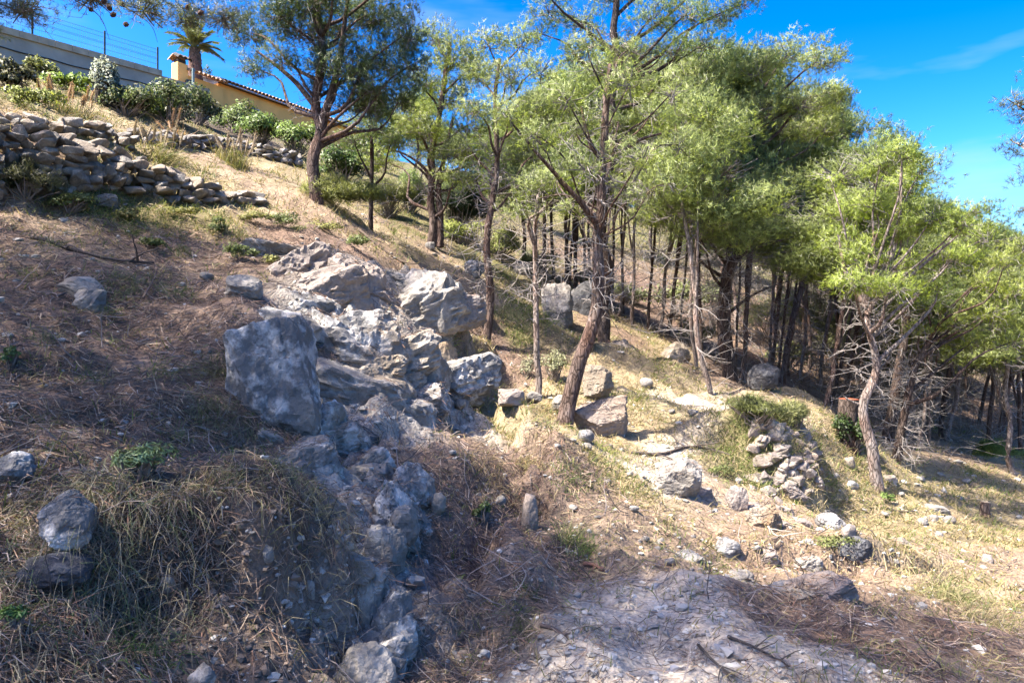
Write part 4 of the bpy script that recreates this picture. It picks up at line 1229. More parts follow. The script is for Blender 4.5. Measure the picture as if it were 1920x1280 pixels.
pine("leaning pine with curved trunk in the middle of the path side",
     [(1058,818),(1075,745),(1098,650),(1118,560),(1122,480),(1128,400),(1130,320),(1138,220),(1150,120)], 9.25, 0.118, 0.035,
     [(1000,250,46,30),(958,212,38,32),(1060,182,56,40),(1120,132,56,40),(1182,152,56,40),(1080,242,56,36),(1150,232,60,40),(1222,212,56,40),(1262,172,42,36),(1202,292,56,36),(1272,272,46,36),(1100,312,52,30),(1040,332,46,30),
      (1252,342,46,26),(1182,92,46,32),(1100,82,42,32),(1060,388,44,22),(1182,372,36,22)], 127, LIGHTG,
     [([(1118,420,0),(1085,375,-.2),(1040,325,-.3),(995,275,-.4),(955,225,-.5)], 0.042, 0.012), ([(1131,300),(1110,275),(1098,240),(1090,200)], 0.04, 0.012), ([(1131,305),(1165,285),(1200,262),(1240,250)], 0.035, 0.012), ([(1122,405),(1090,380,.2),(1055,365,.3),(1010,372,.4)], 0.02, 0.006)],
     98, 12, 0.11, 0.0075, "bark", 90, (0.45, 0.92), 0.75, yellow=0.3, hollow=0.25, limb_r=0.011)
pine("tallest pine whose crown is cut by the top edge behind the leaning pine",
     [(1137,612),(1134,500),(1140,380),(1150,250),(1156,120),(1152,0),(1150,-140)], 14.2, 0.13, 0.05,
     [(1030,20,46,36),(1090,40,52,36),(1150,-20,76,46),(1222,30,56,40),(1292,22,56,40),(1352,28,52,36),(1392,8,36,30),(1250,92,56,36),(1322,82,46,36),(1010,62,36,30),(1182,92,56,36),(1080,102,46,36),(1370,-45,56,36),(1010,-35,46,36),(1280,-55,86,46)], 131, MIDG,
     dens=92, K=12, dead=60, dead_span=(0.4, 0.8), dead_len=1.2, bark="bark_dark", hollow=0.3)
pine("stout pine with the broad domed crown right of centre",
     [(1365,727),(1362,600),(1370,500),(1385,420),(1402,300),(1425,170)], 15.6, 0.185, 0.05,
     [(1480,100,56,36),(1540,112,46,36),(1420,130,56,40),(1562,180,36,40),(1500,190,62,40),(1430,210,62,40),(1360,190,56,40),(1310,142,46,36),(1300,242,56,40),(1370,272,62,40),(1450,282,56,36),(1546,240,42,36),
      (1260,302,56,40),(1330,352,62,40),(1410,362,62,40),(1480,352,46,36),(1230,402,52,36),(1300,430,56,32),(1380,435,66,30),(1460,428,56,30),(1500,250,40,34)], 137, (0.27,0.315,0.095),
     [([(1372,500),(1400,470),(1450,455),(1500,440)], 0.06, 0.02), ([(1363,590),(1400,560),(1440,540),(1500,520)], 0.035, 0.01), ([(1372,510),(1350,480),(1325,450),(1290,430)], 0.05, 0.015)],
     112, 13, 0.125, 0.0105, "bark_dark", 140, (0.3, 0.65), 1.5, yellow=0.4, dscale=1.8)
pine("airy pine with sky gaps behind the yellow-green pine", [(1469,720),(1490,600),(1515,484),(1560,330),(1600,270)], 18.5, 0.10, 0.04,
     [(1620,240,46,28),(1662,258,40,28),(1590,288,46,28),(1640,318,46,24),(1540,385,46,30),(1568,440,46,26),(1530,320,40,24),(1700,300,30,22),(1500,410,40,30)], 139, MIDG, dens=80, K=12, L=0.13, W=0.012, dead=70, dead_span=(0.3, 0.9), dead_len=1.3, bark="bark")
pine("crooked pine with bright yellow-green crown on the right",
     [(1646,932),(1638,840),(1620,762),(1650,690),(1630,610),(1618,560)], 10.8, 0.10, 0.035,
     [(1690,282,44,30),(1732,312,36,26),(1650,312,36,30),(1702,352,54,34),(1640,382,50,34),(1752,402,54,38),(1692,432,58,34),(1592,402,44,34),(1570,460,44,34),(1622,482,50,34),(1722,492,54,34),(1802,422,44,34),(1830,392,30,26),
      (1790,482,44,34),(1602,530,54,28),(1682,540,50,28),(1762,540,50,28),(1842,450,26,34),(1560,345,22,20)], 149, YELG,
     [([(1622,575),(1600,540),(1580,490),(1570,440)], 0.045, 0.012), ([(1625,590),(1660,510),(1685,410),(1692,300)], 0.055, 0.014), ([(1640,560),(1700,520),(1760,470),(1810,430)], 0.035, 0.01), ([(1622,762),(1596,752),(1580,742)], 0.022, 0.01)],
     140, 13, 0.115, 0.0085, "bark_pale", 50, (0.6, 0.99), 0.6, yellow=0.55, hollow=0.3)
pine("dark-trunked pine with low drooping crown at the right edge", [(1680,886),(1690,800),(1712,700),(1740,640)], 13.2, 0.10, 0.045,
     [(1790,602,56,24),(1860,582,56,28),(1905,542,40,34),(1822,642,64,24),(1895,642,50,28),(1722,616,36,20),(1885,492,40,30),(1915,462,36,30),(1740,572,44,24),(1850,530,44,26)], 151, (0.255,0.30,0.065),
     dens=100, dead=60, dead_span=(0.3, 0.95), dead_len=0.8, bark="bark_dark", yellow=0.4, hollow=0.3)
pine("dark leaning pine trunk just behind the yellow-green pine's foot", [(1668,805),(1678,740),(1694,650),(1705,560),(1715,470)], 16.0, 0.135, 0.05,
     [(1720,520,50,30),(1680,560,46,26),(1760,560,50,28)], 153, MIDG, dead=90, dead_span=(0.2, 0.9), dead_len=1.1, bark="bark_dark")
# pines standing outside the frame whose branches reach in or whose shade falls on the left slope
pine("pine branch tips reaching in at the right edge against blue sky", [(2130,1060),(2120,800),(2090,500),(2040,300),(1990,150)], 9.0, 0.11, 0.03,
     [(1905,190,26,16,0),(1930,215,26,20,0.2),(1915,270,24,14,-.2),(1945,330,30,20,0),(1930,395,26,18,0.1),(1990,240,50,40,0),(2010,360,50,40,0.3),(2030,480,60,40,0),(1980,130,40,30,0),(2070,180,60,40,0)], 157, (0.13,0.155,0.075),
     [([(2050,340),(2000,280),(1950,225),(1890,185)], 0.03, 0.006), ([(2070,420),(2010,360),(1960,300),(1895,262)], 0.03, 0.006), ([(2080,480),(2020,430),(1960,400),(1925,392)], 0.03, 0.006)], dens=60, K=16, L=0.12, W=0.006, dead=20, hollow=0.2, bark="bark")
pine("overhanging pine boughs with dark cones along the top left edge", [(-420,560),(-400,300),(-330,100),(-230,-60),(-120,-200)], 8.6, 0.16, 0.05,
     [(40,14,70,34,0),(-60,40,70,40,0),(170,-12,70,34,.2),(270,14,60,32,-.2),(350,32,60,30,0.2),(420,30,50,36,0),(370,-24,70,32,0.1),(120,-62,100,40,0),(-60,-90,100,50,0),(300,-80,110,40,.3),(450,-40,60,40,.2)], 163, (0.125,0.145,0.085),
     [([(-260,-40),(-60,-60),(140,-40),(330,10)], 0.008, 0.002), ([(-290,10),(-150,-10),(-20,-8),(70,14)], 0.007, 0.002), ([(60,-50),(140,0),(185,30),(205,75)], 0.010, 0.002), ([(160,-40),(230,10),(280,45),(295,80)], 0.009, 0.002)],
     limbs=False, dens=230, K=12, L=0.10, W=0.0055, dead=0, hollow=0.1, bark="bark", yellow=0.1)
# cones on the overhang
cone = Geo()
V, Fc = ico(2)
sc_ = 1 + 0.18 * np.sin(V[:, 2] * 14) * np.cos(np.arctan2(V[:, 1], V[:, 0]) * 5)
cone.add(V * np.array([0.03, 0.03, 0.045]) * sc_[:, None], [Fc], np.array([0.09, 0.05, 0.035]))
cone_me = cone.mesh("pine_cone", M["litter"])
for a, b_ in ((170,18),(205,15),(212,28),(236,46),(194,2),(352,14),(376,24),(262,-2),(228,8)):
    q = at(a, b_, 8.6 + rng.uniform(-.3, .3))
    o = link("pine_cone", cone_me, loc=tuple(q), label="dark brown pine cone hanging in the top left overhang", cat="pine cone", group="cones in the overhanging boughs")
    o.rotation_euler = tuple(rng.uniform(-1, 1, 3))

# ------------------------------------------------------------------ stand of slender pines in the background
def proto_pine(seed, h, r0, bark, crown_from, crown_r, col, dens=80, dead=26):
    r = np.random.default_rng(seed)
    lean = r.normal(size=2) * 0.25
    pts = [np.array([0, 0, -0.4]), np.array([0, 0, 0.0]), np.array([lean[0] * .5, lean[1] * .5, h * 0.4]), np.array([lean[0] * 1.2, lean[1], h * 0.75]), np.array([lean[0], lean[1], h])]
    V, Fq, TP, TR = trunk_geo(pts, r0, 0.03, 36, 8, 0.25, seed, 0.035)
    i_f = 14 + seed % 6
    fk = spline([TP[i_f], TP[i_f] + [0.25 * math.cos(seed), 0.25 * math.sin(seed), h * 0.12], TP[i_f] + [0.6 * math.cos(seed), 0.6 * math.sin(seed), h * 0.38]], 14)
    V2, F2, _ = tubes(fk[None], np.linspace(r0 * 0.55, 0.02, 14)[None], 7)
    tr = Geo().add(V, Fq).add(V2, F2).mesh("trunk", M[bark], True)
    cl = []
    n = 11
    for k in range(n):
        t = crown_from + (1 - crown_from) * (k + 0.3) / n
        a = r.uniform(0, 6.28); rr = crown_r * (1 - 0.55 * (t - crown_from) / (1 - crown_from)) * r.uniform(0.35, 0.85)
        c = np.array([lean[0] + math.cos(a) * rr, lean[1] + math.sin(a) * rr, h * t + 0.2])
        s = crown_r * r.uniform(0.36, 0.55)
        cl.append((c, np.array([s, s, s * 0.6])))
    g, tw = fill_crown(cl, dens, 9, 0.17, 0.016, col, seed + 3, 0.3, 1.3)
    cr = g.mesh("crown", M["needles"])
    tg = Geo()
    V, Fq, C = tubes(tw, np.tile(np.array([0.012, 0.009, 0.005]), (len(tw), 1)), 3, GREY_TWIG * 0.8); tg.add(V, Fq, C)
    i = r.integers(6, 33, dead)
    u = nrm(np.stack([r.normal(size=dead), r.normal(size=dead), r.uniform(-0.3, 0.5, dead)], -1))
    ln = r.uniform(0.4, 1.6, dead)
    p1 = twig_paths(TP[i], u, ln, 5, 0.25, r)
    V, Fq, C = tubes(p1, np.tile(np.linspace(0.009, 0.003, 5), (dead, 1)), 3, GREY_TWIG); tg.add(V, Fq, C)
    for rep in range(3):
        k = r.integers(1, 4, dead)
        st = p1[np.arange(dead), k]
        p2 = twig_paths(st, p1[np.arange(dead), k + 1] - st + r.normal(size=(dead, 3)) * 0.12, ln * 0.45, 4, 0.35, r)
        V, Fq, C = tubes(p2, np.tile(np.linspace(0.005, 0.002, 4), (dead, 1)), 3, GREY_TWIG * 1.15); tg.add(V, Fq, C)
    for c, s in cl:
        lp = limb_path(TP[int(np.clip(np.searchsorted(TP[:, 2], c[2] - 0.5), 4, 34))], c, 6, r=r)
        V, Fq, C = tubes(lp[None], np.linspace(0.03, 0.01, 6)[None], 5, GREY_TWIG * 0.7); tg.add(V, Fq, C)
    tm = tg.mesh("twigs", M["twig"])
    return tr, cr, tm
PROTO = {
 "dark": [proto_pine(701, 7.0, 0.115, "bark_dark", 0.46, 1.9, MIDG), proto_pine(702, 6.6, 0.105, "bark", 0.48, 1.8, (0.18,0.22,0.07))],
 "pale": [proto_pine(703, 6.4, 0.085, "bark_pale", 0.52, 1.5, (0.21,0.25,0.085)), proto_pine(704, 5.8, 0.08, "bark_pale", 0.54, 1.5, LIGHTG)],
}
PROTO["sparse"] = [proto_pine(705, 6.8, 0.11, "bark", 0.48, 2.1, MIDG, 22, 20), proto_pine(706, 6.4, 0.11, "bark", 0.50, 2.2, MIDG, 20, 20)]
def bg_pine(px, py, tx, ty, wpx, kind, label, group, k, base=None, hgt=None):
    g = hit(px, py) if base is None else np.array([base[0], base[1], float(H(*base))])
    tr, cr, tm = PROTO[kind][k % 2]
    root = thing("pine_tree", label, "tree", g, group)
    ref = {"dark": 0.11, "pale": 0.082, "sparse": 0.11}[kind]
    sxy = wpx * g[1] / F_PX * 0.5 / ref
    sz = 1.0 if hgt is None else hgt / 6.6
    for nm, me in (("trunk", tr), ("crown", cr), ("twigs", tm)):
        o = link(nm, me, root, kind="stuff" if nm != "trunk" else None)
        o.scale = (sxy, sxy, sz) if nm == "trunk" else (max(0.85, min(sxy, 1.2)),) * 2 + (sz,)
    ang = math.atan2(tx - px, py - ty)
    root.rotation_euler = (rng.uniform(-0.10, 0.10), ang + rng.normal() * 0.03, 0)
    for o in root.children:
        o.rotation_euler = (0, 0, rng.uniform(0, 6.28) if nm else 0)
    return root
BG = [ # base x, base y, higher x, higher y, trunk width in photo pixels, bark
 (976,492,977,410,9,"dark"),(1020,530,1019,420,11,"dark"),(1041,528,1042,420,8,"dark"),(1062,540,1058,420,11,"dark"),(1070,545,1071,430,7,"dark"),(1076,548,1077,430,7,"dark"),(1086,552,1085,430,8,"dark"),
 (1094,556,1095,440,8,"pale"),(1106,560,1105,440,7,"dark"),(1148,582,1151,500,7,"dark"),(1160,592,1165,510,7,"pale"),(1170,588,1172,510,5,"dark"),(1188,616,1196,535,8,"pale"),(1214,618,1222,520,8,"dark"),
 (1232,630,1249,440,9,"pale"),(1254,634,1262,480,10,"dark"),(1276,640,1284,520,6,"pale"),(1303,692,1308,440,9,"pale"),(1314,690,1316,460,9,"dark"),(1328,740,1326,480,13,"pale"),(1394,712,1398,560,13,"dark"),(1384,705,1388,560,6,"dark"),
 (1440,690,1448,560,6,"pale"),(1458,700,1470,560,7,"dark"),(1480,705,1500,560,6,"dark"),(1502,712,1516,570,8,"pale"),(1535,730,1560,545,10,"pale"),(1550,764,1576,590,13,"dark"),(1560,760,1585,620,8,"dark"),(1584,738,1612,612,12,"dark"),
 (1636,764,1672,642,9,"pale"),(1700,815,1704,650,14,"pale"),(1724,838,1746,690,8,"pale"),(1742,838,1756,700,6,"pale"),(1768,822,1785,706,11,"dark"),(1776,828,1818,665,11,"pale"),(1904,892,1914,740,13,"pale"),(1838,800,1850,700,8,"dark"),(1872,810,1890,690,9,"dark")]
ORD = ["first", "second", "third", "fourth", "fifth", "sixth", "seventh", "eighth", "ninth", "tenth", "eleventh", "twelfth", "thirteenth"]
BG.sort(key=lambda q: q[0])
seen_ = {}
for k, (a, b_, c_, d_, w_, kd) in enumerate(BG):
    if a < 1150:
        grp, place = "pines behind the tall boulder", "in the row behind the tall boulder"
    elif a < 1420:
        grp, place = "pines on the litter slope", "on the litter slope before the stout pine"
    else:
        grp, place = "pines in the right-hand stand", "in the brushy right-hand stand"
    seen_[(grp, kd)] = seen_.get((grp, kd), 0) + 1
    lab = f"{ORD[seen_[(grp, kd)] - 1]} slender {kd} pine trunk from left {place}"
    g_ = hit(a, b_)
    top_ = 1.6 + (640 - np.interp(a, [970, 1150, 1400, 1500, 1600, 1700, 1800, 1900], [250, 150, 140, 260, 350, 420, 470, 500])) / F_PX * g_[1]
    bg_pine(a, b_, c_, d_, w_, kd, lab, grp, k, hgt=float(np.clip(top_ - g_[2], 3.4, 7.5)))
# farther rows, standing deeper in the wood
far = []
rf = np.random.default_rng(5)
while len(far) < 56:
    x, y = (rf.uniform(-6, 26), rf.uniform(22, 48)) if len(far) < 36 else (rf.uniform(7, 20), rf.uniform(19, 34))
    px_ = 960 + x / y * F_PX
    if 700 < px_ < 2000 and not (px_ < 1000 and y < 30) and all((x - q[0]) ** 2 + (y - q[1]) ** 2 > 2.0 for q in far):
        far.append((x, y))
for k, (x, y) in enumerate(far):
    px_ = 960 + x / y * F_PX
    hmax = (np.interp(px_, [700, 1000, 1400, 1600, 1750, 1900, 2000], [330, 250, 250, 360, 430, 480, 500]))
    top = 1.6 + (640 - hmax) / F_PX * y
    hh_ = float(np.clip(top - H(x, y), 3.5, 9.0))
    bg_pine(0, 100, rf.uniform(-4, 10), 0, 9 * 18 / y * 1.3, "dark" if rf.random() < 0.6 else "pale", "far slim pine deep in the wood behind the nearer trunks", "far pines deep in the wood", k, (x, y), hh_)
# shade trees uphill, out of the frame
for k, (x, y, hgt, s) in enumerate([(-9.2,4.4,6.4,1.2),(-6.3,2.8,6.6,1.2),(-4.8,4.9,6.0,0.9),(-3.2,3.0,6.6,1.0),(-4.4,0.2,11.0,1.25),(-10.6,1.4,6.4,1.2),(-8.2,6.4,5.8,0.9),(-6.6,-1.6,9.0,1.2)]):
    bg = bg_pine(0, 100, 0, 0, 14, "sparse", "pine uphill outside the left of the view shading the slope", "shade pines outside the view", k, (x, y), hgt)
    for o in bg.children:
        if not o.name.startswith("trunk"):
            o.scale = (s, s, o.scale[2])
ORD2 = ["first", "second", "third", "fourth", "fifth", "sixth", "seventh", "eighth", "ninth", "tenth", "eleventh", "twelfth", "thirteenth", "fourteenth", "fifteenth", "sixteenth", "seventeenth", "eighteenth"]
# ------------------------------------------------------------------ shrubs, palm, grasses
def shrub(label, px, py, wpx, hpx, col, seed, leaf=0.03, dens=1.0, name="shrub", cat="shrub", group=None, needle=False, accent=None, lumps=7, Y=None, stems=True, aspect=0.5, var=0.25, depth=0.8):
    """bushy plant rooted at photo pixel (px,py), wpx wide and hpx high in the photo"""
    r = np.random.default_rng(seed)
    g0 = hit(px, py) if Y is None else at(px, py, Y)
    s = g0[1] / F_PX
    if g0[1] > 12:
        k_ = 1.0 if 801 <= seed <= 810 else 1.3
        hpx = hpx * k_; wpx = wpx * 1.2
    w, h = wpx * s * 0.5, hpx * s
    if Y is not None:
        dz = max(0.0, g0[2] - float(H(g0[0], g0[1])))
        g0 = g0 - np.array([0, 0, dz]); h = h + dz
    col = np.array(col) * 1.25
    root = thing(name, label, cat, g0, group)
    g = Geo(); st = Geo()
    leaf = max(leaf, 1.5 * s * 1.2)
    for k in range(lumps):
        a = r.uniform(0, 6.28); rr = r.random() ** 0.5
        c = g0 + np.array([math.cos(a) * rr * w * 0.68, math.sin(a) * rr * w * depth * 0.68, h * r.uniform(0.30, 0.78) * (1 - 0.35 * rr)])
        sz = np.array([w * 0.48, w * 0.48 * depth, h * 0.34]) * r.uniform(0.75, 1.15)
        n = int(dens * 620 * (sz[0] * sz[2]) / leaf ** 2 * 0.0075) + 60
        n = min(n, 1500)
        u = nrm(r.normal(size=(n, 3)))
        u[:, 2] = np.where(u[:, 2] < -0.2, -u[:, 2] * 0.6, u[:, 2])
        p = c + u * sz * (0.45 + 0.6 * r.random((n, 1)) ** 0.6)
        sub = vnoise(p * (2.2 / max(w, 0.15)) + seed, seed)[:, None]
        cc = np.array(col) * (1 + var * sub + 0.2 * r.normal(size=(n, 1)))
        if accent is not None:
            k_ = (r.random((n, 1)) < 0.22) & (u[:, 2:3] > 0.2)
            cc = np.where(k_, np.array(accent), cc)
        cc = np.clip(cc, 0.01, 0.8)
        if needle:
            V, Ff, C, Nn = needles(p, nrm(u + [0, 0, 0.5]), 4, leaf * 2.6, leaf * 0.28, cc, r=r, outn=nrm(u + [0, 0, 0.3]))
        else:
            V, Ff, C, Nn = leaves(p, nrm(u * 0.7 + r.normal(size=(n, 3)) * 0.6 + [0, 0, 0.3]), leaf * r.uniform(0.6, 1.2, n), cc, r, aspect, nrm(u + [0, 0, 0.3]))
        g.add(V, Ff, C, Nn)
        if stems:
            m_ = 5
            e = c + nrm(r.normal(size=(m_, 3))) * sz * 0.7
            b0 = g0 + r.normal(size=(m_, 3)) * np.array([0.05, 0.05, 0.0]) * w - np.array([0, 0, 0.05])
            mid = (b0 + e) / 2 + r.normal(size=(m_, 3)) * 0.08 * w
            V, Ff, C = tubes(np.stack([b0, mid, e], 1), np.tile(np.array([0.012, 0.008, 0.004]) * max(1, s * 90), (m_, 1)), 4, np.array([0.24, 0.20, 0.17]))
            st.add(V, Ff, C)
    part("foliage", g, M["leaf"], root, origin=g0, kind="stuff")
    if stems:
        part("stems", st, M["twig"], root, origin=g0, kind="stuff")
    return root

def grass_tuft(label, px, py, n, L, seed, col=(0.30, 0.26, 0.13), col2=(0.16, 0.19, 0.06), droop=0.5, spread=0.6, W=0.004, name="grass_tuft", cat="grass", group=None, lean=(0, 0), rad=0.08, plumes=0, pcol=(0.55, 0.36, 0.20), Y=None, green=0.4):
    r = np.random.default_rng(seed)
    g0 = hit(px, py) if Y is None else at(px, py, Y)
    W = max(W * 0.85, 0.55 * g0[1] / F_PX * 1.9); n = int(n * (1.0 if g0[1] < 5 else 0.8)); col = np.array(col) * 1.1; L = L * (0.85 if g0[1] < 5 else 1.1)
    root_p = g0 + np.stack([r.normal(size=n) * rad, r.normal(size=n) * rad, np.zeros(n)], -1)
    root_p[:, 2] = H(root_p[:, 0], root_p[:, 1]) - 0.01
    d = nrm(np.stack([r.normal(size=n) * spread + lean[0], r.normal(size=n) * spread + lean[1], np.abs(r.normal(1.0, 0.25, n))], -1))
    k = r.random((n, 1))
    c = np.where(k < green, np.array(col2), np.array(col)) * (0.7 + 0.6 * r.random((n, 1)))
    V, Ff, C = blades(root_p, d, L * r.uniform(0.5, 1.15, n), W, droop * r.uniform(0.5, 1.4, n), c, r)
    root = thing(name, label, cat, g0, group)
    part("blades", Geo().add(V, Ff, C), M["grass"], root, origin=g0, kind="stuff")
    for i in range(plumes):
        dd = nrm(np.array([r.normal() * 0.28 + lean[0] * .4, r.normal() * 0.28, 1.0]))
        b0 = g0 + np.array([r.normal() * rad, r.normal() * rad, 0])
        Ls = L * r.uniform(0.75, 1.1)
        pth = np.stack([b0 + dd * Ls * t + np.array([dd[0], dd[1], -0.15]) * 0.25 * Ls * t * t for t in np.linspace(0, 1, 7)])
        gp = Geo()
        V, Ff, C = tubes(pth[None], np.array([[0.003, 0.003, 0.003, 0.004, 0.014, 0.014, 0.003]]) * (1 + g0[1] / 30), 5, np.array(pcol)); gp.add(V, Ff, C)
        m_ = 60
        t = r.uniform(0.6, 1.0, m_)
        q = np.stack([np.interp(t, np.linspace(0, 1, 7), pth[:, j]) for j in range(3)], -1)
        V, Ff, C, Nn = needles(q, nrm(dd + r.normal(size=(m_, 3)) * 0.5), 2, 0.06, 0.005 * (1 + g0[1] / 20), np.tile(np.array(pcol), (m_, 1)), r=r); gp.add(V, Ff, C)
        part("plume", gp, M["grass"], root, origin=g0)
    return root

OLIVE = (0.115, 0.125, 0.06); SILVER = (0.24, 0.27, 0.21); LENT = (0.085, 0.115, 0.04); BRIGHT = (0.17, 0.24, 0.05); YG = (0.24, 0.24, 0.05)
# hilltop hedge under the garden wall
shrub("tall silvery grey-green bush standing in front of the garden wall", 182, 196, 72, 112, SILVER, 801, 0.05, 1.1, lumps=9)
shrub("dark green bush with pale tips right of the silvery bush", 238, 222, 110, 78, LENT, 802, 0.045, 1.0, accent=(0.26,0.26,0.11), lumps=10)
shrub("broad olive shrub under the chimney on the hilltop", 318, 236, 130, 92, LENT, 803, 0.045, 1.0, accent=(0.24,0.25,0.11), lumps=11)
shrub("rounded grey-green shrub below the end of the garden wall", 372, 236, 70, 66, OLIVE, 804, 0.045, 1.0, accent=(0.26,0.27,0.14), lumps=8)
shrub("bright green upright bush at the near corner of the house", 400, 214, 40, 60, BRIGHT, 805, 0.045, 1.0, lumps=6)
shrub("small dark bush against the yellow house wall", 442, 208, 46, 42, (0.12,0.12,0.045), 806, 0.045, 1.0, lumps=6)
shrub("yellow-green creeper patch on the bank left of the silvery bush", 128, 172, 90, 34, BRIGHT, 807, 0.05, 1.0, lumps=7, stems=False)
shrub("bushy light green plant at the far left under the garden wall", 84, 150, 70, 52, (0.17,0.19,0.07), 808, 0.05, 1.0, lumps=7)
shrub("dark tangled bush at the left edge below the garden wall", 18, 172, 80, 66, (0.08,0.085,0.045), 809, 0.05, 1.0, lumps=8)
shrub("yellow-green weedy bush above the upper stone row", 60, 206, 120, 42, (0.22,0.25,0.08), 810, 0.03, 1.0, lumps=8, stems=False)
shrub("glossy green shrub spilling down the terrace right of the plumed grass", 488, 270, 96, 58, (0.11,0.165,0.045), 811, 0.045, 1.0, lumps=9)
shrub("leafy light green shrub below the yellow house", 556, 296, 90, 60, (0.14,0.20,0.05), 812, 0.045, 1.0, lumps=9)
shrub("green shrub left of the glossy terrace shrub", 440, 252, 84, 58, (0.12,0.16,0.05), 813, 0.045, 1.0, lumps=7)
shrub("dark green bush at the foot of the forked pine", 640, 352, 90, 76, (0.07,0.115,0.03), 814, 0.045, 1.0, lumps=9)
shrub("bright yellow-green grassy bush right of the forked pine", 640, 398, 120, 56, (0.22,0.24,0.06), 815, 0.03, 1.0, lumps=9, needle=True, stems=False)
shrub("feathery yellow-green bush beside the thin sapling", 730, 408, 86, 66, (0.20,0.22,0.07), 816, 0.032, 1.0, lumps=8, needle=True)
shrub("soft bright green bush left of the twin-trunked pine", 770, 400, 56, 66, (0.19,0.26,0.07), 817, 0.035, 1.0, lumps=7, needle=True)
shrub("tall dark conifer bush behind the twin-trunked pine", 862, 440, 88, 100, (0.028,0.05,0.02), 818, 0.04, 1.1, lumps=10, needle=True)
shrub("yellow-green bush right of the twin-trunked pine's foot", 872, 462, 90, 46, (0.22,0.25,0.07), 819, 0.032, 1.0, lumps=8)
shrub("pale green leafy bush on the bank before the pine row", 935, 492, 80, 52, (0.19,0.21,0.07), 820, 0.032, 1.0, lumps=8)
shrub("low green bush on the ridge left of the dark conifer bush", 690, 330, 110, 60, (0.10,0.14,0.04), 821, 0.045, 1.0, lumps=8)
shrub("far round tree crown behind the house's near gable", 398, 172, 46, 46, (0.10,0.13,0.06), 822, 0.06, 1.0, lumps=7, Y=44, name="round_tree", cat="tree")
# lower left scrub
shrub("tangled olive scrub at the left edge below the tumbled wall", 46, 378, 130, 92, (0.11,0.115,0.05), 830, 0.022, 0.8, lumps=9, needle=True)
shrub("low weedy bush in front of the tumbled wall's left part", 130, 404, 110, 44, (0.16,0.19,0.06), 831, 0.02, 0.8, lumps=8)
yl = [(240,420,"yellow-flowered low plant below the wall, leftmost"),(285,470,"yellow-green seedling clump on the litter above the shadow"),(345,408,"yellow-green plant under the wall's right end"),(410,440,"dark green plant on the litter right of the seedling clump"),
      (480,420,"green leafy plant below the forked pine, left one"),(540,432,"green leafy plant below the forked pine, right one"),(512,500,"small light green plant at the sunlit slab's left edge"),(455,490,"tiny yellow plant on needles left of the slabs"),(620,440,"yellow-green weed left of the thin sapling"),(670,470,"yellow-green weed at the top of the outcrop")]
for k, (a, b_, lab) in enumerate(yl):
    shrub(lab, a, b_, 50 + 16 * (k % 3), 26 + 8 * (k % 2), (0.19,0.19,0.06) if k % 2 == 0 else (0.12,0.15,0.05), 840 + k, 0.016, 0.45, lumps=8, name="low_plant", cat="plant", stems=False)
# undergrowth between the trunks of the stand
ug = [(1010,520,70,40),(1110,548,80,46),(1180,572,70,36),(1262,600,80,50),(1340,610,90,60),(1300,650,60,30),(1440,640,90,60),(1520,650,90,70),(1480,690,60,34),(1600,690,90,60),(1660,720,80,60),(1730,740,90,60),(1800,740,100,70),(1870,760,90,70),(1560,620,80,60),(1700,660,100,70),(1620,640,90,60),(1900,700,90,80)]
ug.sort()
for k, (a, b_, w_, h_) in enumerate(ug):
    if a > 1190:
        w_, h_ = w_ * 1.4, h_ * 1.45
    shrub(f"{ORD2[k]} olive undergrowth bush from the left between the stand's trunks", a, b_, w_, h_, [(0.15,0.17,0.07),(0.19,0.20,0.09),(0.13,0.15,0.07)][k % 3], 1200 + k, 0.06, 0.35, lumps=6, name="undergrowth_bush", group="undergrowth in the pine stand", needle=k % 2 == 0)
# around the boulders and path
shrub("thin-stemmed grey-leaved shrub at the foot of the pale thin trunk", 1040, 716, 62, 64, (0.24,0.25,0.15), 860, 0.018, 0.35, lumps=8)
shrub("small grey-leaved shrub left of the pale thin trunk", 988, 712, 36, 50, (0.24,0.25,0.16), 861, 0.016, 0.4, lumps=5)
shrub("green bush growing beside the layered rock ledge", 1108, 668, 36, 42, (0.10,0.15,0.045), 862, 0.022, 0.9, lumps=6)
shrub("mounded green bush crowning the stone revetment", 1425, 824, 124, 60, (0.15,0.17,0.055), 863, 0.022, 0.7, lumps=9, needle=True, depth=1.0)
shrub("pale grassy bush at the back of the revetment mound", 1492, 806, 100, 56, (0.22,0.23,0.09), 864, 0.022, 0.9, lumps=9, needle=True)
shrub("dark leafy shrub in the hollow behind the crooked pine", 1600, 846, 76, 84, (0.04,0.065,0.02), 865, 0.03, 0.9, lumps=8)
shrub("green patch of weeds at the foot of the white outcrop", 1352, 892, 60, 22, (0.14,0.17,0.06), 866, 0.012, 0.5, lumps=6, stems=False)
shrub("weedy green clump around the dark boulder on the right", 1575, 1042, 100, 24, (0.15,0.17,0.06), 867, 0.012, 0.4, lumps=7, stems=False)
shrub("green plant at the foot of the yellow-green pine", 1664, 944, 30, 22, (0.13,0.19,0.05), 868, 0.018, 0.9, lumps=5, stems=False)
shrub("bright green grass-like bush on the terrace's far right rim", 1866, 866, 90, 34, (0.20,0.27,0.06), 869, 0.03, 0.9, lumps=7, needle=True, stems=False)
shrub("light green herb with narrow leaves at the centre left foreground", 258, 900, 130, 84, (0.18,0.25,0.12), 870, 0.020, 1.0, lumps=10, aspect=0.2)
shrub("green seedling sprig at the far left bottom", 20, 1180, 60, 46, (0.10,0.19,0.05), 871, 0.014, 0.5, lumps=5, aspect=0.22)
shrub("small green herb at the left edge in the shaded litter", 18, 690, 50, 40, (0.11,0.17,0.06), 872, 0.014, 0.5, lumps=5)
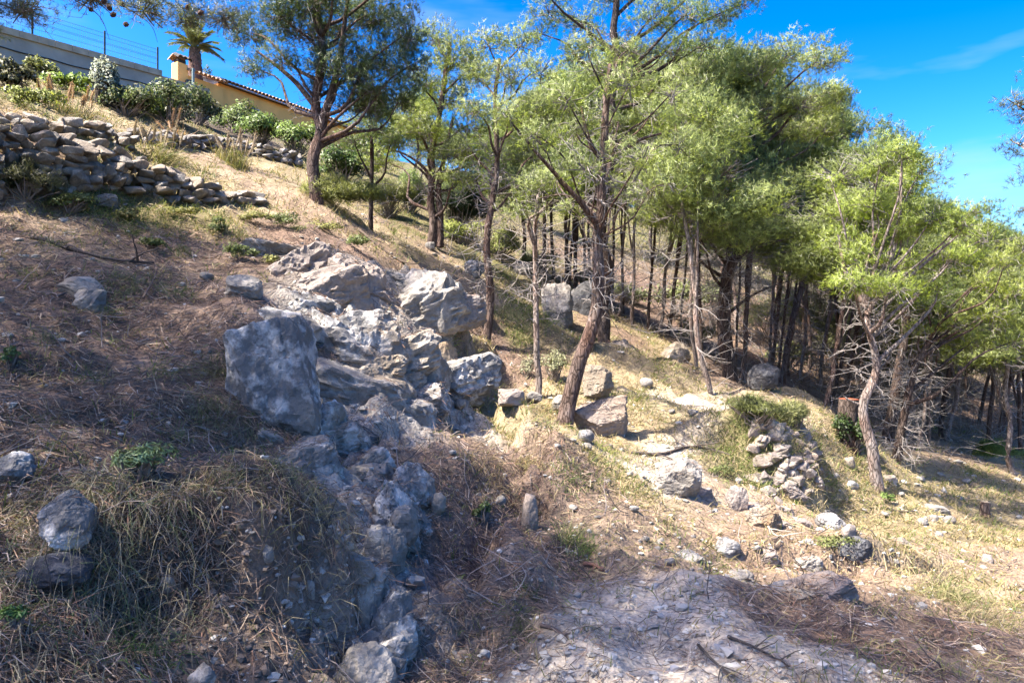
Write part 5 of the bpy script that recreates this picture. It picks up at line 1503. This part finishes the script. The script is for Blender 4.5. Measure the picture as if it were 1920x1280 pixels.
shrub("green herb among stones on the shaded litter bank", 905, 985, 52, 50, (0.09,0.13,0.045), 873, 0.014, 0.5, lumps=6)
# grass clumps
tufts_ = [
 (215,1005,700,0.50,(0.34,0.30,0.20),(0.17,0.20,0.09),0.95,0.55,0.0042,"large tangled grass clump hanging over the bank at lower left",(0.10,-0.55),0.17,0.35),
 (130,1120,420,0.50,(0.33,0.29,0.20),(0.13,0.18,0.08),1.0,0.55,0.004,"long grey-green grass at the bottom left corner",(0.0,-0.6),0.16,0.4),
 (270,1230,240,0.36,(0.30,0.27,0.18),(0.10,0.18,0.05),0.9,0.5,0.004,"fresh green grass tuft below the large clump",(0.15,-0.5),0.10,0.6),
 (500,912,300,0.34,(0.42,0.35,0.20),(0.22,0.22,0.09),0.95,0.5,0.004,"straw-coloured grass arching over the top of the bank",(0.45,-0.35),0.18,0.25),
 (600,950,200,0.34,(0.42,0.36,0.21),(0.22,0.22,0.09),1.1,0.4,0.004,"straw grass sweeping down right of the bare bank",(0.65,-0.3),0.10,0.2),
 (395,915,220,0.28,(0.32,0.27,0.18),(0.16,0.19,0.08),0.8,0.6,0.004,"dry grass tuft behind the bare bank",(0.1,-0.4),0.16,0.3),
 (415,790,420,0.38,(0.26,0.24,0.15),(0.17,0.19,0.09),0.8,0.6,0.005,"drooping grass along the squarish boulder's left side",(-0.1,-0.5),0.14,0.5),
 (420,700,300,0.34,(0.25,0.24,0.15),(0.17,0.19,0.09),0.8,0.6,0.005,"olive grass beside the top of the squarish boulder",(-0.2,-0.4),0.13,0.5),
 (240,545,360,0.40,(0.25,0.25,0.15),(0.16,0.19,0.09),0.8,0.7,0.006,"grey-green grass mound right of the two pale stones",(0.2,-0.3),0.22,0.5),
 (90,960,240,0.36,(0.32,0.27,0.18),(0.17,0.20,0.09),0.9,0.6,0.004,"thin dry tuft left of the rounded left rock",(0.0,-0.4),0.12,0.3),
 (330,960,260,0.36,(0.36,0.29,0.19),(0.17,0.20,0.09),0.9,0.6,0.004,"straw tuft between the herb and the bare bank",(0.2,-0.45),0.11,0.3),
 (60,1240,240,0.42,(0.30,0.27,0.19),(0.13,0.18,0.08),1.0,0.5,0.004,"grass strands at the very bottom left",(0.1,-0.5),0.12,0.4),
 (1062,1022,200,0.36,(0.42,0.37,0.18),(0.20,0.26,0.07),0.6,0.5,0.004,"bright grass tuft where the litter bank meets the path",(0.25,-0.1),0.05,0.5),
 (1095,1035,160,0.22,(0.30,0.32,0.10),(0.18,0.27,0.06),0.6,0.6,0.004,"short green tuft beside the bright grass tuft",(0.1,-0.1),0.06,0.7),
 (985,1120,110,0.22,(0.14,0.16,0.06),(0.09,0.15,0.04),0.7,0.5,0.004,"dark green tuft on the gravel slope",(0.1,-0.1),0.04,0.7),
 (972,1180,160,0.28,(0.22,0.19,0.11),(0.13,0.17,0.06),0.8,0.6,0.004,"brown grass tuft below the dark green tuft",(0.1,-0.2),0.05,0.4),
 (1098,1180,70,0.16,(0.22,0.20,0.11),(0.14,0.18,0.06),0.6,0.6,0.004,"tiny isolated tuft on the pale gravel",(0,0),0.03,0.5),
 (1775,1120,420,0.42,(0.38,0.34,0.17),(0.21,0.25,0.08),0.8,0.55,0.005,"big mixed grass clump on the lower right slope",(0.25,-0.1),0.14,0.4),
 (1840,1170,320,0.42,(0.42,0.35,0.19),(0.22,0.24,0.08),0.9,0.5,0.005,"straw grass trailing downhill at the right edge",(0.45,-0.2),0.14,0.3),
 (930,905,300,0.34,(0.34,0.26,0.15),(0.20,0.20,0.08),0.9,0.6,0.005,"dry grass overhanging the litter bank",(0.3,-0.4),0.16,0.2),
 (985,880,220,0.30,(0.40,0.32,0.17),(0.22,0.22,0.08),0.8,0.6,0.005,"dry grass lip at the right end of the litter bank",(0.4,-0.3),0.10,0.2),
 (1060,900,200,0.24,(0.24,0.24,0.09),(0.15,0.22,0.05),0.6,0.6,0.005,"green tuft in the shade edge beside the path",(0,0),0.12,0.6),
 (1140,850,240,0.22,(0.36,0.34,0.12),(0.20,0.27,0.06),0.6,0.6,0.005,"lush green grass patch by the leaning pine's shadow",(0,0),0.22,0.6),
 (1240,700,200,0.30,(0.32,0.31,0.11),(0.20,0.25,0.06),0.7,0.6,0.006,"green grass draping the bank under the layered ledge",(0.4,-0.2),0.25,0.6),
 (1180,745,240,0.30,(0.36,0.34,0.13),(0.22,0.27,0.07),0.6,0.6,0.006,"yellow-green grass right of the ochre-faced boulder",(0.2,-0.1),0.25,0.5),
 (920,735,260,0.30,(0.34,0.33,0.12),(0.21,0.28,0.06),0.6,0.7,0.006,"fresh green grass on the sunny bank left of the thin trunk",(0.2,-0.1),0.30,0.7),
 (960,560,220,0.40,(0.30,0.29,0.12),(0.17,0.22,0.06),0.8,0.6,0.008,"green grass on the slope above the tall sunlit boulder",(0.3,-0.2),0.35,0.6),
 (1000,580,200,0.40,(0.28,0.26,0.12),(0.14,0.19,0.05),0.8,0.6,0.008,"shaded grass on the slope left of the tall sunlit boulder",(0.3,-0.2),0.30,0.6),
 (1420,800,260,0.34,(0.36,0.33,0.14),(0.20,0.25,0.07),0.7,0.6,0.005,"grass hanging over the left of the revetment mound",(-0.2,-0.3),0.22,0.5),
 (1475,800,260,0.34,(0.38,0.34,0.15),(0.22,0.26,0.08),0.7,0.6,0.005,"grass hanging over the right of the revetment mound",(0.3,-0.3),0.22,0.5),
 (1545,905,160,0.26,(0.34,0.31,0.13),(0.20,0.26,0.07),0.6,0.6,0.005,"green tuft at the foot of the stone revetment",(0.1,-0.1),0.12,0.6),
]
for k, (a, b_, n, L, c1, c2, dr, sp, W, lab, ln, rd, gr) in enumerate(tufts_):
    grass_tuft(lab, a, b_, n, L, 900 + k, c1, c2, dr, sp, W, lean=ln, rad=rd, green=gr)
grass_tuft("plumed fountain grass clump in front of the grey terrace wall", 436, 312, 420, 0.75, 950, (0.36,0.32,0.14), (0.22,0.26,0.08), 0.6, 0.45, rad=0.16, plumes=16, pcol=(0.50,0.40,0.28))
grass_tuft("plumed grass clump leaning right above the tumbled wall", 300, 302, 300, 0.6, 951, (0.38,0.33,0.15), (0.22,0.25,0.08), 0.6, 0.5, rad=0.16, plumes=10, lean=(0.5, 0), pcol=(0.52,0.42,0.28))
grass_tuft("orange plumed grass left of centre under the dark bushes", 112, 212, 160, 0.6, 952, (0.36,0.30,0.14), (0.22,0.26,0.08), 0.6, 0.45, rad=0.16, plumes=8, pcol=(0.55,0.36,0.18))
grass_tuft("orange plumed grass just left of the dark pale-tipped bush", 150, 222, 120, 0.55, 953, (0.36,0.30,0.14), (0.22,0.26,0.08), 0.6, 0.45, rad=0.14, plumes=6, pcol=(0.55,0.36,0.18))
grass_tuft("reddish dry plume grass below the broad olive shrub", 330, 262, 120, 0.6, 954, (0.40,0.24,0.12), (0.30,0.22,0.1), 0.6, 0.45, rad=0.14, plumes=4, pcol=(0.52,0.34,0.2))

for k, (a, b_) in enumerate([(60,520),(200,600),(90,640),(330,560),(60,800),(180,720),(300,700),(120,860),(330,820),(420,900),(520,880),(90,460),(340,480),(450,450),(560,430),(250,440)]):
    grass_tuft("small grey-green tuft rooted in the needle litter of the left slope", a, b_, 110, 0.22, 1300 + k, (0.30,0.27,0.15), (0.17,0.22,0.08), 0.7, 0.65, 0.004, group="small tufts in the left litter", lean=(0.1, -0.15), rad=0.07, green=0.55)

# ------------------------------------------------------------------ palm behind the garden wall
pb = at(367, 166, 37.5); pt = at(365, 92, 37.5)
palm = thing("palm_tree", "stout palm with shaggy trunk rising behind the garden wall", "tree", (pb[0], pb[1], float(H(pb[0], pb[1])) - 0.1))
po = np.array([pb[0], pb[1], float(H(pb[0], pb[1])) - 0.1])
nseg = 44
tz = np.linspace(0, 1, nseg)
pp = po + (pt - po) * tz[:, None]
prad = np.interp(tz, [0, 0.35, 0.75, 1], [0.46, 0.42, 0.31, 0.24]) * (1 + 0.10 * np.abs(np.sin(np.arange(nseg) * 1.6)))
V, Fq, C = tubes(pp[None], prad[None], 14)
V = V + (fbm(V * 7, 3, 3)[:, None]) * 0.05 * nrm((V - np.repeat(pp, 14, 0)) + 1e-6)
part("trunk", Geo().add(V, Fq), bark_mat("palm_bark", (0.12, 0.085, 0.07), (0.24, 0.17, 0.135), (0.36, 0.27, 0.22)), palm, True, origin=po)
rp = np.random.default_rng(77)
for k in range(30):
    a = k * 2.399; el = np.interp(k, [0, 29], [1.42, 0.40]) + rp.normal() * 0.08
    d = np.array([math.cos(a) * math.cos(el), math.sin(a) * math.cos(el), math.sin(el)])
    Lf = rp.uniform(1.35, 1.8)
    t = np.linspace(0, 1, 14)
    mid = pt + d * Lf * t[:, None] + np.array([0, 0, -1.0]) * 0.55 * Lf * (t ** 2)[:, None] * math.cos(el)
    g = Geo()
    V, Fq, C = tubes(mid[None], np.linspace(0.035, 0.01, 14)[None], 4, np.array([0.28, 0.30, 0.12])); g.add(V, Fq, C)
    m_ = 64
    tt = np.repeat(np.linspace(0.22, 1, m_ // 2), 2)
    q = np.stack([np.interp(tt, t, mid[:, j]) for j in range(3)], -1)
    tg_ = nrm(np.stack([np.interp(tt, t, np.gradient(mid[:, j])) for j in range(3)], -1))
    sd = nrm(np.cross(tg_, [0, 0, 1.0])) * np.tile([1.0, -1.0], m_ // 2)[:, None]
    dr = nrm(tg_ * 0.8 + sd + np.array([0, 0, 0.25]))
    V, Ff, C = blades(q, dr, 0.50 * (1 - 0.5 * tt), 0.035, 0.35, np.tile(np.array([0.17, 0.20, 0.07]), (m_, 1)) * rp.uniform(0.75, 1.2, (m_, 1)), rp); g.add(V, Ff, C)
    part("frond", g, M["grass"], palm, origin=po, kind="stuff")

# ------------------------------------------------------------------ stumps, fallen branches
M["cut_red"] = plain_mat("freshly_cut_wood", (0.42, 0.10, 0.04), 0.3, 9.0)
M["cut_grey"] = plain_mat("weathered_cut_wood", (0.34, 0.27, 0.20), 0.25, 12.0)
def stump(label, px, py, wpx, hpx, bark, cut, seed, Y=None):
    g0 = hit(px, py) if Y is None else at(px, py, Y)
    s = g0[1] / F_PX
    r, h = wpx * s / 2, hpx * s
    root = thing("tree_stump", label, "stump", g0)
    V, Fq, P_, R_ = trunk_geo([g0 - [0, 0, 0.2], g0, g0 + [0.0, 0, h * 0.5], g0 + [0.01, 0, h]], r * 1.05, r * 0.95, 18, 16, 0.3, seed, 0.0, 0.08)
    part("trunk", Geo().add(V, Fq), M[bark], root, True, origin=g0)
    top = g0 + [0.01, 0, h]
    ang = np.arange(16) / 16 * 2 * np.pi
    rim = V[-16:]
    c_ = rim.mean(0)
    Vt = np.concatenate([rim + [0, 0, 0.002], c_ + (rim - c_) * 0.5 + [0, 0, 0.012], [c_ + [0, 0, 0.005]]])
    i = np.arange(16); j = (i + 1) % 16
    part("cut_face", Geo().add(Vt, [np.stack([i, j, 16 + j, 16 + i], -1), np.stack([16 + i, 16 + j, np.full(16, 32)], -1)]), M[cut], root, origin=g0)
stump("dark stump with red freshly cut top behind the revetment", 1590, 830, 36, 82, "bark_dark", "cut_red", 31)
stump("short brown stump standing on the sunny right terrace", 1847, 972, 17, 26, "bark", "cut_grey", 32)
stump("tiny stump in the weeds below the dark boulder", 1603, 1060, 15, 24, "bark", "cut_grey", 33)
def fallen(label, pts, r0, r1, seed, col=(0.25, 0.2, 0.17), lift=0.02):
    q = hits([p[0] for p in pts], [p[1] for p in pts]) + [0, 0, lift]
    P_ = spline(q, 16)
    P_[:, 2] = np.maximum(P_[:, 2], H(P_[:, 0], P_[:, 1]) + r0 * 0.5)
    V, Fq, C = tubes(P_[None], np.linspace(r0, r1, 16)[None], 6, np.array(col), cap=True)
    r = np.random.default_rng(seed)
    o0 = P_[0].copy()
    root = thing("fallen_branch", label, "branch", o0)
    part("stem", Geo().add(V, Fq, C), M["twig"], root, True, origin=o0)
    n = 5
    i = r.integers(3, 14, n)
    p2 = twig_paths(P_[i], nrm(np.gradient(P_, axis=0)[i]) + r.normal(size=(n, 3)) * [0.6, 0.6, 0.25] + [0, 0, 0.15], np.linalg.norm(P_[-1] - P_[0]) * 0.28, 5, 0.25, r)
    V, Fq, C = tubes(p2, np.tile(np.linspace(r0 * 0.5, r1 * 0.5, 5), (n, 1)), 4, np.array(col) * 1.1)
    part("side_twigs", Geo().add(V, Fq, C), M["twig"], root, origin=o0, kind="stuff")
fallen("dark fallen branch curving across the sunny path", [(1182,852),(1240,856),(1290,842),(1340,848)], 0.022, 0.012, 1, (0.10, 0.08, 0.07))  # the leaning pine's trunk shadow, put in as a dark solid strip
fallen("crooked grey branch lying over the two pale stones", [(108,566),(140,548),(180,532),(220,522)], 0.012, 0.006, 2)
fallen("upright dead stick beside the grass mound on the left", [(268,575),(285,545),(292,528),(296,520)], 0.012, 0.006, 3, (0.14, 0.10, 0.08), 0.08)
fallen("dark stick on the pale gravel at the bottom", [(1012,1178),(1040,1188),(1062,1202)], 0.012, 0.007, 4, (0.12, 0.09, 0.08))
fallen("reddish bark piece on the gravel right of the bank", [(1095,1068),(1115,1072),(1132,1080)], 0.018, 0.01, 5, (0.22, 0.11, 0.08))
fallen("long dark twig at the bottom of the gravel path", [(1365,1200),(1420,1225),(1480,1258)], 0.009, 0.004, 6, (0.07, 0.06, 0.055))
fallen("short dark twig left of the long dark twig at the bottom", [(1310,1220),(1340,1250),(1372,1276)], 0.009, 0.004, 7, (0.07, 0.06, 0.055))
fallen("pale roots hanging from the crumbling path edge", [(1432,978),(1450,1004),(1470,1022)], 0.014, 0.007, 8, (0.36, 0.31, 0.25))
fallen("dark log lying on the shaded left litter below the wall", [(60,450),(130,470),(210,492),(290,500)], 0.03, 0.012, 9, (0.10, 0.08, 0.07))
fallen("thin dark stick-shaped strip under the crooked pine", [(1660,955),(1690,962),(1715,968)], 0.014, 0.008, 10, (0.10, 0.08, 0.07))  # slim dark strip with side twigs, right of the trunk's foot
fallen("curved root above the outcrop beside the thin sapling", [(672,432),(700,455),(730,480),(760,500)], 0.03, 0.014, 12, (0.12, 0.09, 0.07))
# ------------------------------------------------------------------ ground cover nobody could count
def scatter(n, px_rng=(-120, 2040), py_rng=(150, 1400), seed=1):
    """ground points spread so that near ground gets more of them"""
    r = np.random.default_rng(seed)
    px_ = r.uniform(*px_rng, n); py_ = r.uniform(*py_rng, n)
    out = []
    for i in range(0, n, 4000):
        Y = np.geomspace(2.0, 60, 90)
        a, b_ = px_[i:i + 4000], py_[i:i + 4000]
        X = (a[:, None] - 960) / F_PX * Y; Z = 1.6 + (640 - b_[:, None]) / F_PX * Y
        below = Z < ZI(X, Y + 0 * X)
        f = below.argmax(1); ok = below.any(1) & (f > 0)
        k = np.arange(len(a))
        y1, y0 = Y[f], Y[np.maximum(f - 1, 0)]
        d1 = (ZI(X[k, f], y1) - Z[k, f]); d0 = Z[k, np.maximum(f - 1, 0)] - ZI(X[k, np.maximum(f - 1, 0)], y0)
        t = d0 / np.maximum(d0 + d1, 1e-6)
        y = y0 + (y1 - y0) * t
        x = (a - 960) / F_PX * y
        out.append(np.stack([x, y], -1)[ok])
    return np.concatenate(out)

def ZI(x, y):
    """ground mesh height, bilinear"""
    i = np.clip(np.searchsorted(gx, x) - 1, 0, len(gx) - 2); j = np.clip(np.searchsorted(gy, y) - 1, 0, len(gy) - 2)
    u = np.clip((x - gx[i]) / (gx[i + 1] - gx[i]), 0, 1); v = np.clip((y - gy[j]) / (gy[j + 1] - gy[j]), 0, 1)
    return (GZ[i, j] * (1 - u) + GZ[i + 1, j] * u) * (1 - v) + (GZ[i, j + 1] * (1 - u) + GZ[i + 1, j + 1] * u) * v
def WI(p):
    i = np.clip(np.searchsorted(gx, p[:, 0]), 0, len(gx) - 1); j = np.clip(np.searchsorted(gy, p[:, 1]), 0, len(gy) - 1)
    return GWt[i, j]
def TN(p):
    e = 0.05
    gx_ = (ZI(p[:, 0] + e, p[:, 1]) - ZI(p[:, 0] - e, p[:, 1])) / (2 * e); gy_ = (ZI(p[:, 0], p[:, 1] + e) - ZI(p[:, 0], p[:, 1] - e)) / (2 * e)
    return nrm(np.stack([-gx_, -gy_, np.ones(len(p))], -1))
T = {t: i for i, t in enumerate(TYPES)}

# needles and straw lying on the slope
r = np.random.default_rng(61)
p = scatter(165000, seed=62)
w = WI(p)
clump = fbm(xyz(p[:, 0] * 2.6, p[:, 1] * 2.6), 3, 300)
keep = r.random(len(p)) < np.clip(w[:, T['L']] * (0.85 + 0.6 * clump) + 0.6 * w[:, T['D']] + 0.34 * w[:, T['S']] + 0.32 * w[:, T['E']] + 0.30 * w[:, T['G']] + 0.10 * w[:, T['P']] + 0.25 * w[:, T['R']] + 0.12 * w[:, T['M']], 0, 1)
p, w = p[keep], w[keep]
n = len(p)
dist = np.hypot(p[:, 0], p[:, 1])
nn = TN(p)
down = nrm(np.stack([nn[:, 0], nn[:, 1], -np.hypot(nn[:, 0], nn[:, 1])], -1) + 1e-6)
d = r.normal(size=(n, 3)) + down * 0.55
d = nrm(d - nn * (d * nn).sum(1, keepdims=True) * 0.80 + nn * 0.10)
root_ = np.stack([p[:, 0], p[:, 1], ZI(p[:, 0], p[:, 1]) + 0.004], -1) + nn * (r.random((n, 1)) * 0.03)
pal = np.array([(0.25,0.175,0.13),(0.17,0.12,0.095),(0.34,0.235,0.165),(0.45,0.35,0.25),(0.10,0.078,0.066),(0.32,0.27,0.24),(0.29,0.165,0.11)])
ci = r.choice(len(pal), n, p=[.26,.17,.18,.10,.12,.09,.08])
strawy = (w[:, T['S']] + w[:, T['G']] + 0.5 * w[:, T['E']])[:, None]
cols_ = pal[ci] * (0.75 + 0.5 * r.random((n, 1))) * (1 + 0.3 * clump[keep][:, None])
cols_ = np.where(r.random((n, 1)) < strawy * 0.7, np.array([0.42, 0.34, 0.19]) * (0.7 + 0.6 * r.random((n, 1))), cols_)
Ln = r.uniform(0.05, 0.16, n) * (0.75 + 0.05 * dist)
V, Ff, C = blades(root_, d, Ln, 0.0022 + 0.00052 * dist, r.uniform(-0.15, 0.35, n), np.clip(cols_, 0.01, 0.7), r, 2)
link("needle_litter", Geo().add(V, Ff, C).mesh("needle_litter", M["litter"]), label="brown pine needles and straw strewn over the slope", kind="stuff")

# needles and earth caught on the rocks
c_ = np.concatenate([q[0] for q in ROCKS]); n_ = np.concatenate([q[1] for q in ROCKS]); a_ = np.concatenate([q[2] for q in ROCKS])
wgt = a_ * np.clip((n_[:, 2] - 0.35) * 2, 0, 1) * np.clip(0.25 + 2.2 * fbm(c_ * 1.7, 3, 350), 0, 1) / (1 + 0.02 * c_[:, 1] ** 2)
i = r.choice(len(c_), 11000, p=wgt / wgt.sum())
q, nn = c_[i] + r.normal(size=(len(i), 3)) * 0.012, n_[i]
d = r.normal(size=q.shape); d = nrm(d - nn * (d * nn).sum(1, keepdims=True) * 0.92)
dist = np.hypot(q[:, 0], q[:, 1])
cc = pal[r.choice(len(pal), len(i))] * (0.75 + 0.5 * r.random((len(i), 1)))
V, Ff, C = blades(q + nn * 0.004, d, r.uniform(0.05, 0.13, len(i)) * (0.75 + 0.04 * dist), 0.0022 + 0.0005 * dist, r.uniform(-0.1, 0.25, len(i)), cc, r, 2)
link("needle_drifts", Geo().add(V, Ff, C).mesh("needle_drifts", M["litter"]), label="brown pine needles caught on top of the outcrop rocks", kind="stuff")

# sparse dry and green grass
p = scatter(58000, py_rng=(150, 1300), seed=63)
w = WI(p)
cl2 = fbm(xyz(p[:, 0] * 1.3, p[:, 1] * 1.3), 4, 330)
keep = r.random(len(p)) < np.clip((0.92 * w[:, T['S']] + 1.0 * w[:, T['G']] + 0.16 * w[:, T['E']] + 0.05 * w[:, T['L']] + 0.02 * w[:, T['P']]) * (1 + 1.6 * cl2), 0, 1)
p, w, cl2 = p[keep], w[keep], cl2[keep]
m_ = 5
pp_ = np.repeat(p, m_, 0) + r.normal(size=(len(p) * m_, 2)) * 0.03 * (1 + 0.08 * np.hypot(np.repeat(p[:, :1], m_, 0), np.repeat(p[:, 1:], m_, 0)))
n = len(pp_)
dist = np.hypot(pp_[:, 0], pp_[:, 1])
root_ = np.stack([pp_[:, 0], pp_[:, 1], ZI(pp_[:, 0], pp_[:, 1]) - 0.005], -1)
d = nrm(np.stack([r.normal(size=n) * 0.55 + 0.15, r.normal(size=n) * 0.55, np.abs(r.normal(1, 0.2, n))], -1))
gk = np.repeat(0.30 + 0.45 * w[:, T['G']] + 0.5 * cl2, m_)
c1 = np.array([0.42, 0.35, 0.17]); c2 = np.array([0.19, 0.24, 0.065])
cols_ = np.where((r.random(n) < gk)[:, None], c2, c1) * (0.7 + 0.6 * r.random((n, 1)))
V, Ff, C = blades(root_, d, r.uniform(0.05, 0.17, n) * (0.8 + 0.045 * dist), 0.0028 + 0.0006 * dist, r.uniform(0.2, 0.9, n), cols_, r, 2)
link("grass", Geo().add(V, Ff, C).mesh("grass", M["grass"]), label="short dry and green grass over the sunny ground", kind="stuff")

# gravel
p = scatter(20000, py_rng=(380, 1330), seed=64)
w = WI(p)
keep = r.random(len(p)) < np.clip(0.85 * w[:, T['P']] + 0.7 * w[:, T['R']] + 0.8 * w[:, T['M']] + 0.38 * w[:, T['E']] + 0.22 * w[:, T['S']] + 0.10 * w[:, T['L']] + 0.15 * w[:, T['D']], 0, 1)
p = p[keep]; n = len(p); wm = (w[keep][:, T['M']] + w[keep][:, T['D']])[:, None]
dist = np.hypot(p[:, 0], p[:, 1])
Vi, Fi = ico(1)
sz = np.minimum(np.exp(r.normal(-4.75, 0.55, n)), 0.035) * (0.7 + 0.09 * dist)
shape = 1 + 0.35 * r.normal(size=(n, len(Vi), 1)).clip(-1, 1)
asp = np.stack([r.uniform(0.7, 1.4, n), r.uniform(0.7, 1.4, n), r.uniform(0.4, 0.9, n)], -1)
V = Vi[None] * shape * asp[:, None] * sz[:, None, None]
a = r.uniform(0, 6.28, n); ca, sa = np.cos(a)[:, None], np.sin(a)[:, None]
V = np.stack([V[..., 0] * ca - V[..., 1] * sa, V[..., 0] * sa + V[..., 1] * ca, V[..., 2]], -1)
V = V + np.stack([p[:, 0], p[:, 1], ZI(p[:, 0], p[:, 1]) + sz * 0.2], -1)[:, None]
cg = np.array([0.50, 0.47, 0.42]) * r.uniform(0.5, 1.2, (n, 1))
cg = np.where(r.random((n, 1)) < wm * 0.85, np.array([0.23, 0.175, 0.135]) * r.uniform(0.5, 1.5, (n, 1)), cg)
Ff = (Fi[None] + (np.arange(n) * len(Vi))[:, None, None]).reshape(-1, 3)
link("gravel", Geo().add(V.reshape(-1, 3), [Ff], np.repeat(cg, len(Vi), 0)).mesh("gravel", M["litter"]), label="pale limestone chips strewn over path and banks", kind="stuff")

# fallen twigs on the litter
p = scatter(1300, py_rng=(380, 1330), seed=66)
w = WI(p)
p = p[r.random(len(p)) < w[:, T['L']] + 0.4 * w[:, T['E']] + 0.3 * w[:, T['R']] + 0.15 * w[:, T['P']]]
n = len(p)
nn = TN(p)
d = r.normal(size=(n, 3)); d = nrm(d - nn * (d * nn).sum(1, keepdims=True) + nn * 0.08)
st = np.stack([p[:, 0], p[:, 1], ZI(p[:, 0], p[:, 1]) + 0.015], -1)
dist = np.hypot(p[:, 0], p[:, 1])
pt_ = twig_paths(st, d, r.uniform(0.10, 0.42, n), 5, 0.30, r)
pt_[..., 2] = np.maximum(pt_[..., 2], ZI(pt_[..., 0], pt_[..., 1]) + 0.006)
tcol = np.array([0.24, 0.20, 0.18]) * r.uniform(0.35, 1.7, (n, 1))
V, Ff, C = tubes(pt_, (0.0014 + 0.0004 * dist)[:, None] * np.linspace(1.3, 0.5, 5)[None], 4, tcol)
link("fallen_twigs", Geo().add(V, Ff, C).mesh("fallen_twigs", M["twig"]), label="thin dead twigs scattered on the litter", kind="stuff")

# grey brushwood between the trunks of the stand
g = Geo()
nb = 950
bx = r.uniform(4.5, 26, nb * 3); by = r.uniform(17, 42, nb * 3)
pxb = 960 + bx / by * F_PX
k = (pxb > 1190) & (pxb < 2050) & ~((pxb < 1420) & (by < 24)) & ~((pxb > 1600) & (by < 20.5))
bx, by = bx[k][:nb], by[k][:nb]
nb = len(bx)
st = np.stack([bx, by, H(bx, by)], -1)
u = nrm(np.stack([r.normal(size=nb) * 0.7, r.normal(size=nb) * 0.5, r.uniform(0.2, 1.3, nb)], -1))
ln = r.uniform(0.9, 2.6, nb)
p1 = twig_paths(st, u, ln, 7, 0.24, r, 0.03)
tc = np.array([0.27, 0.245, 0.22]) * r.uniform(0.45, 1.35, (nb, 1))
V, Ff, C = tubes(p1, np.tile(np.linspace(0.010, 0.004, 7), (nb, 1)), 3, tc); g.add(V, Ff, C)
for rep in range(4):
    i = r.integers(1, 6, nb)
    s_ = p1[np.arange(nb), i]
    p2 = twig_paths(s_, p1[np.arange(nb), i + 1] - s_ + r.normal(size=(nb, 3)) * 0.2, ln * 0.45, 5, 0.33, r)
    V, Ff, C = tubes(p2, np.tile(np.linspace(0.006, 0.003, 5), (nb, 1)), 3, tc * 1.1); g.add(V, Ff, C)
link("brushwood", g.mesh("brushwood", M["twig"]), label="grey leafless brushwood tangled between the pine trunks", kind="stuff")
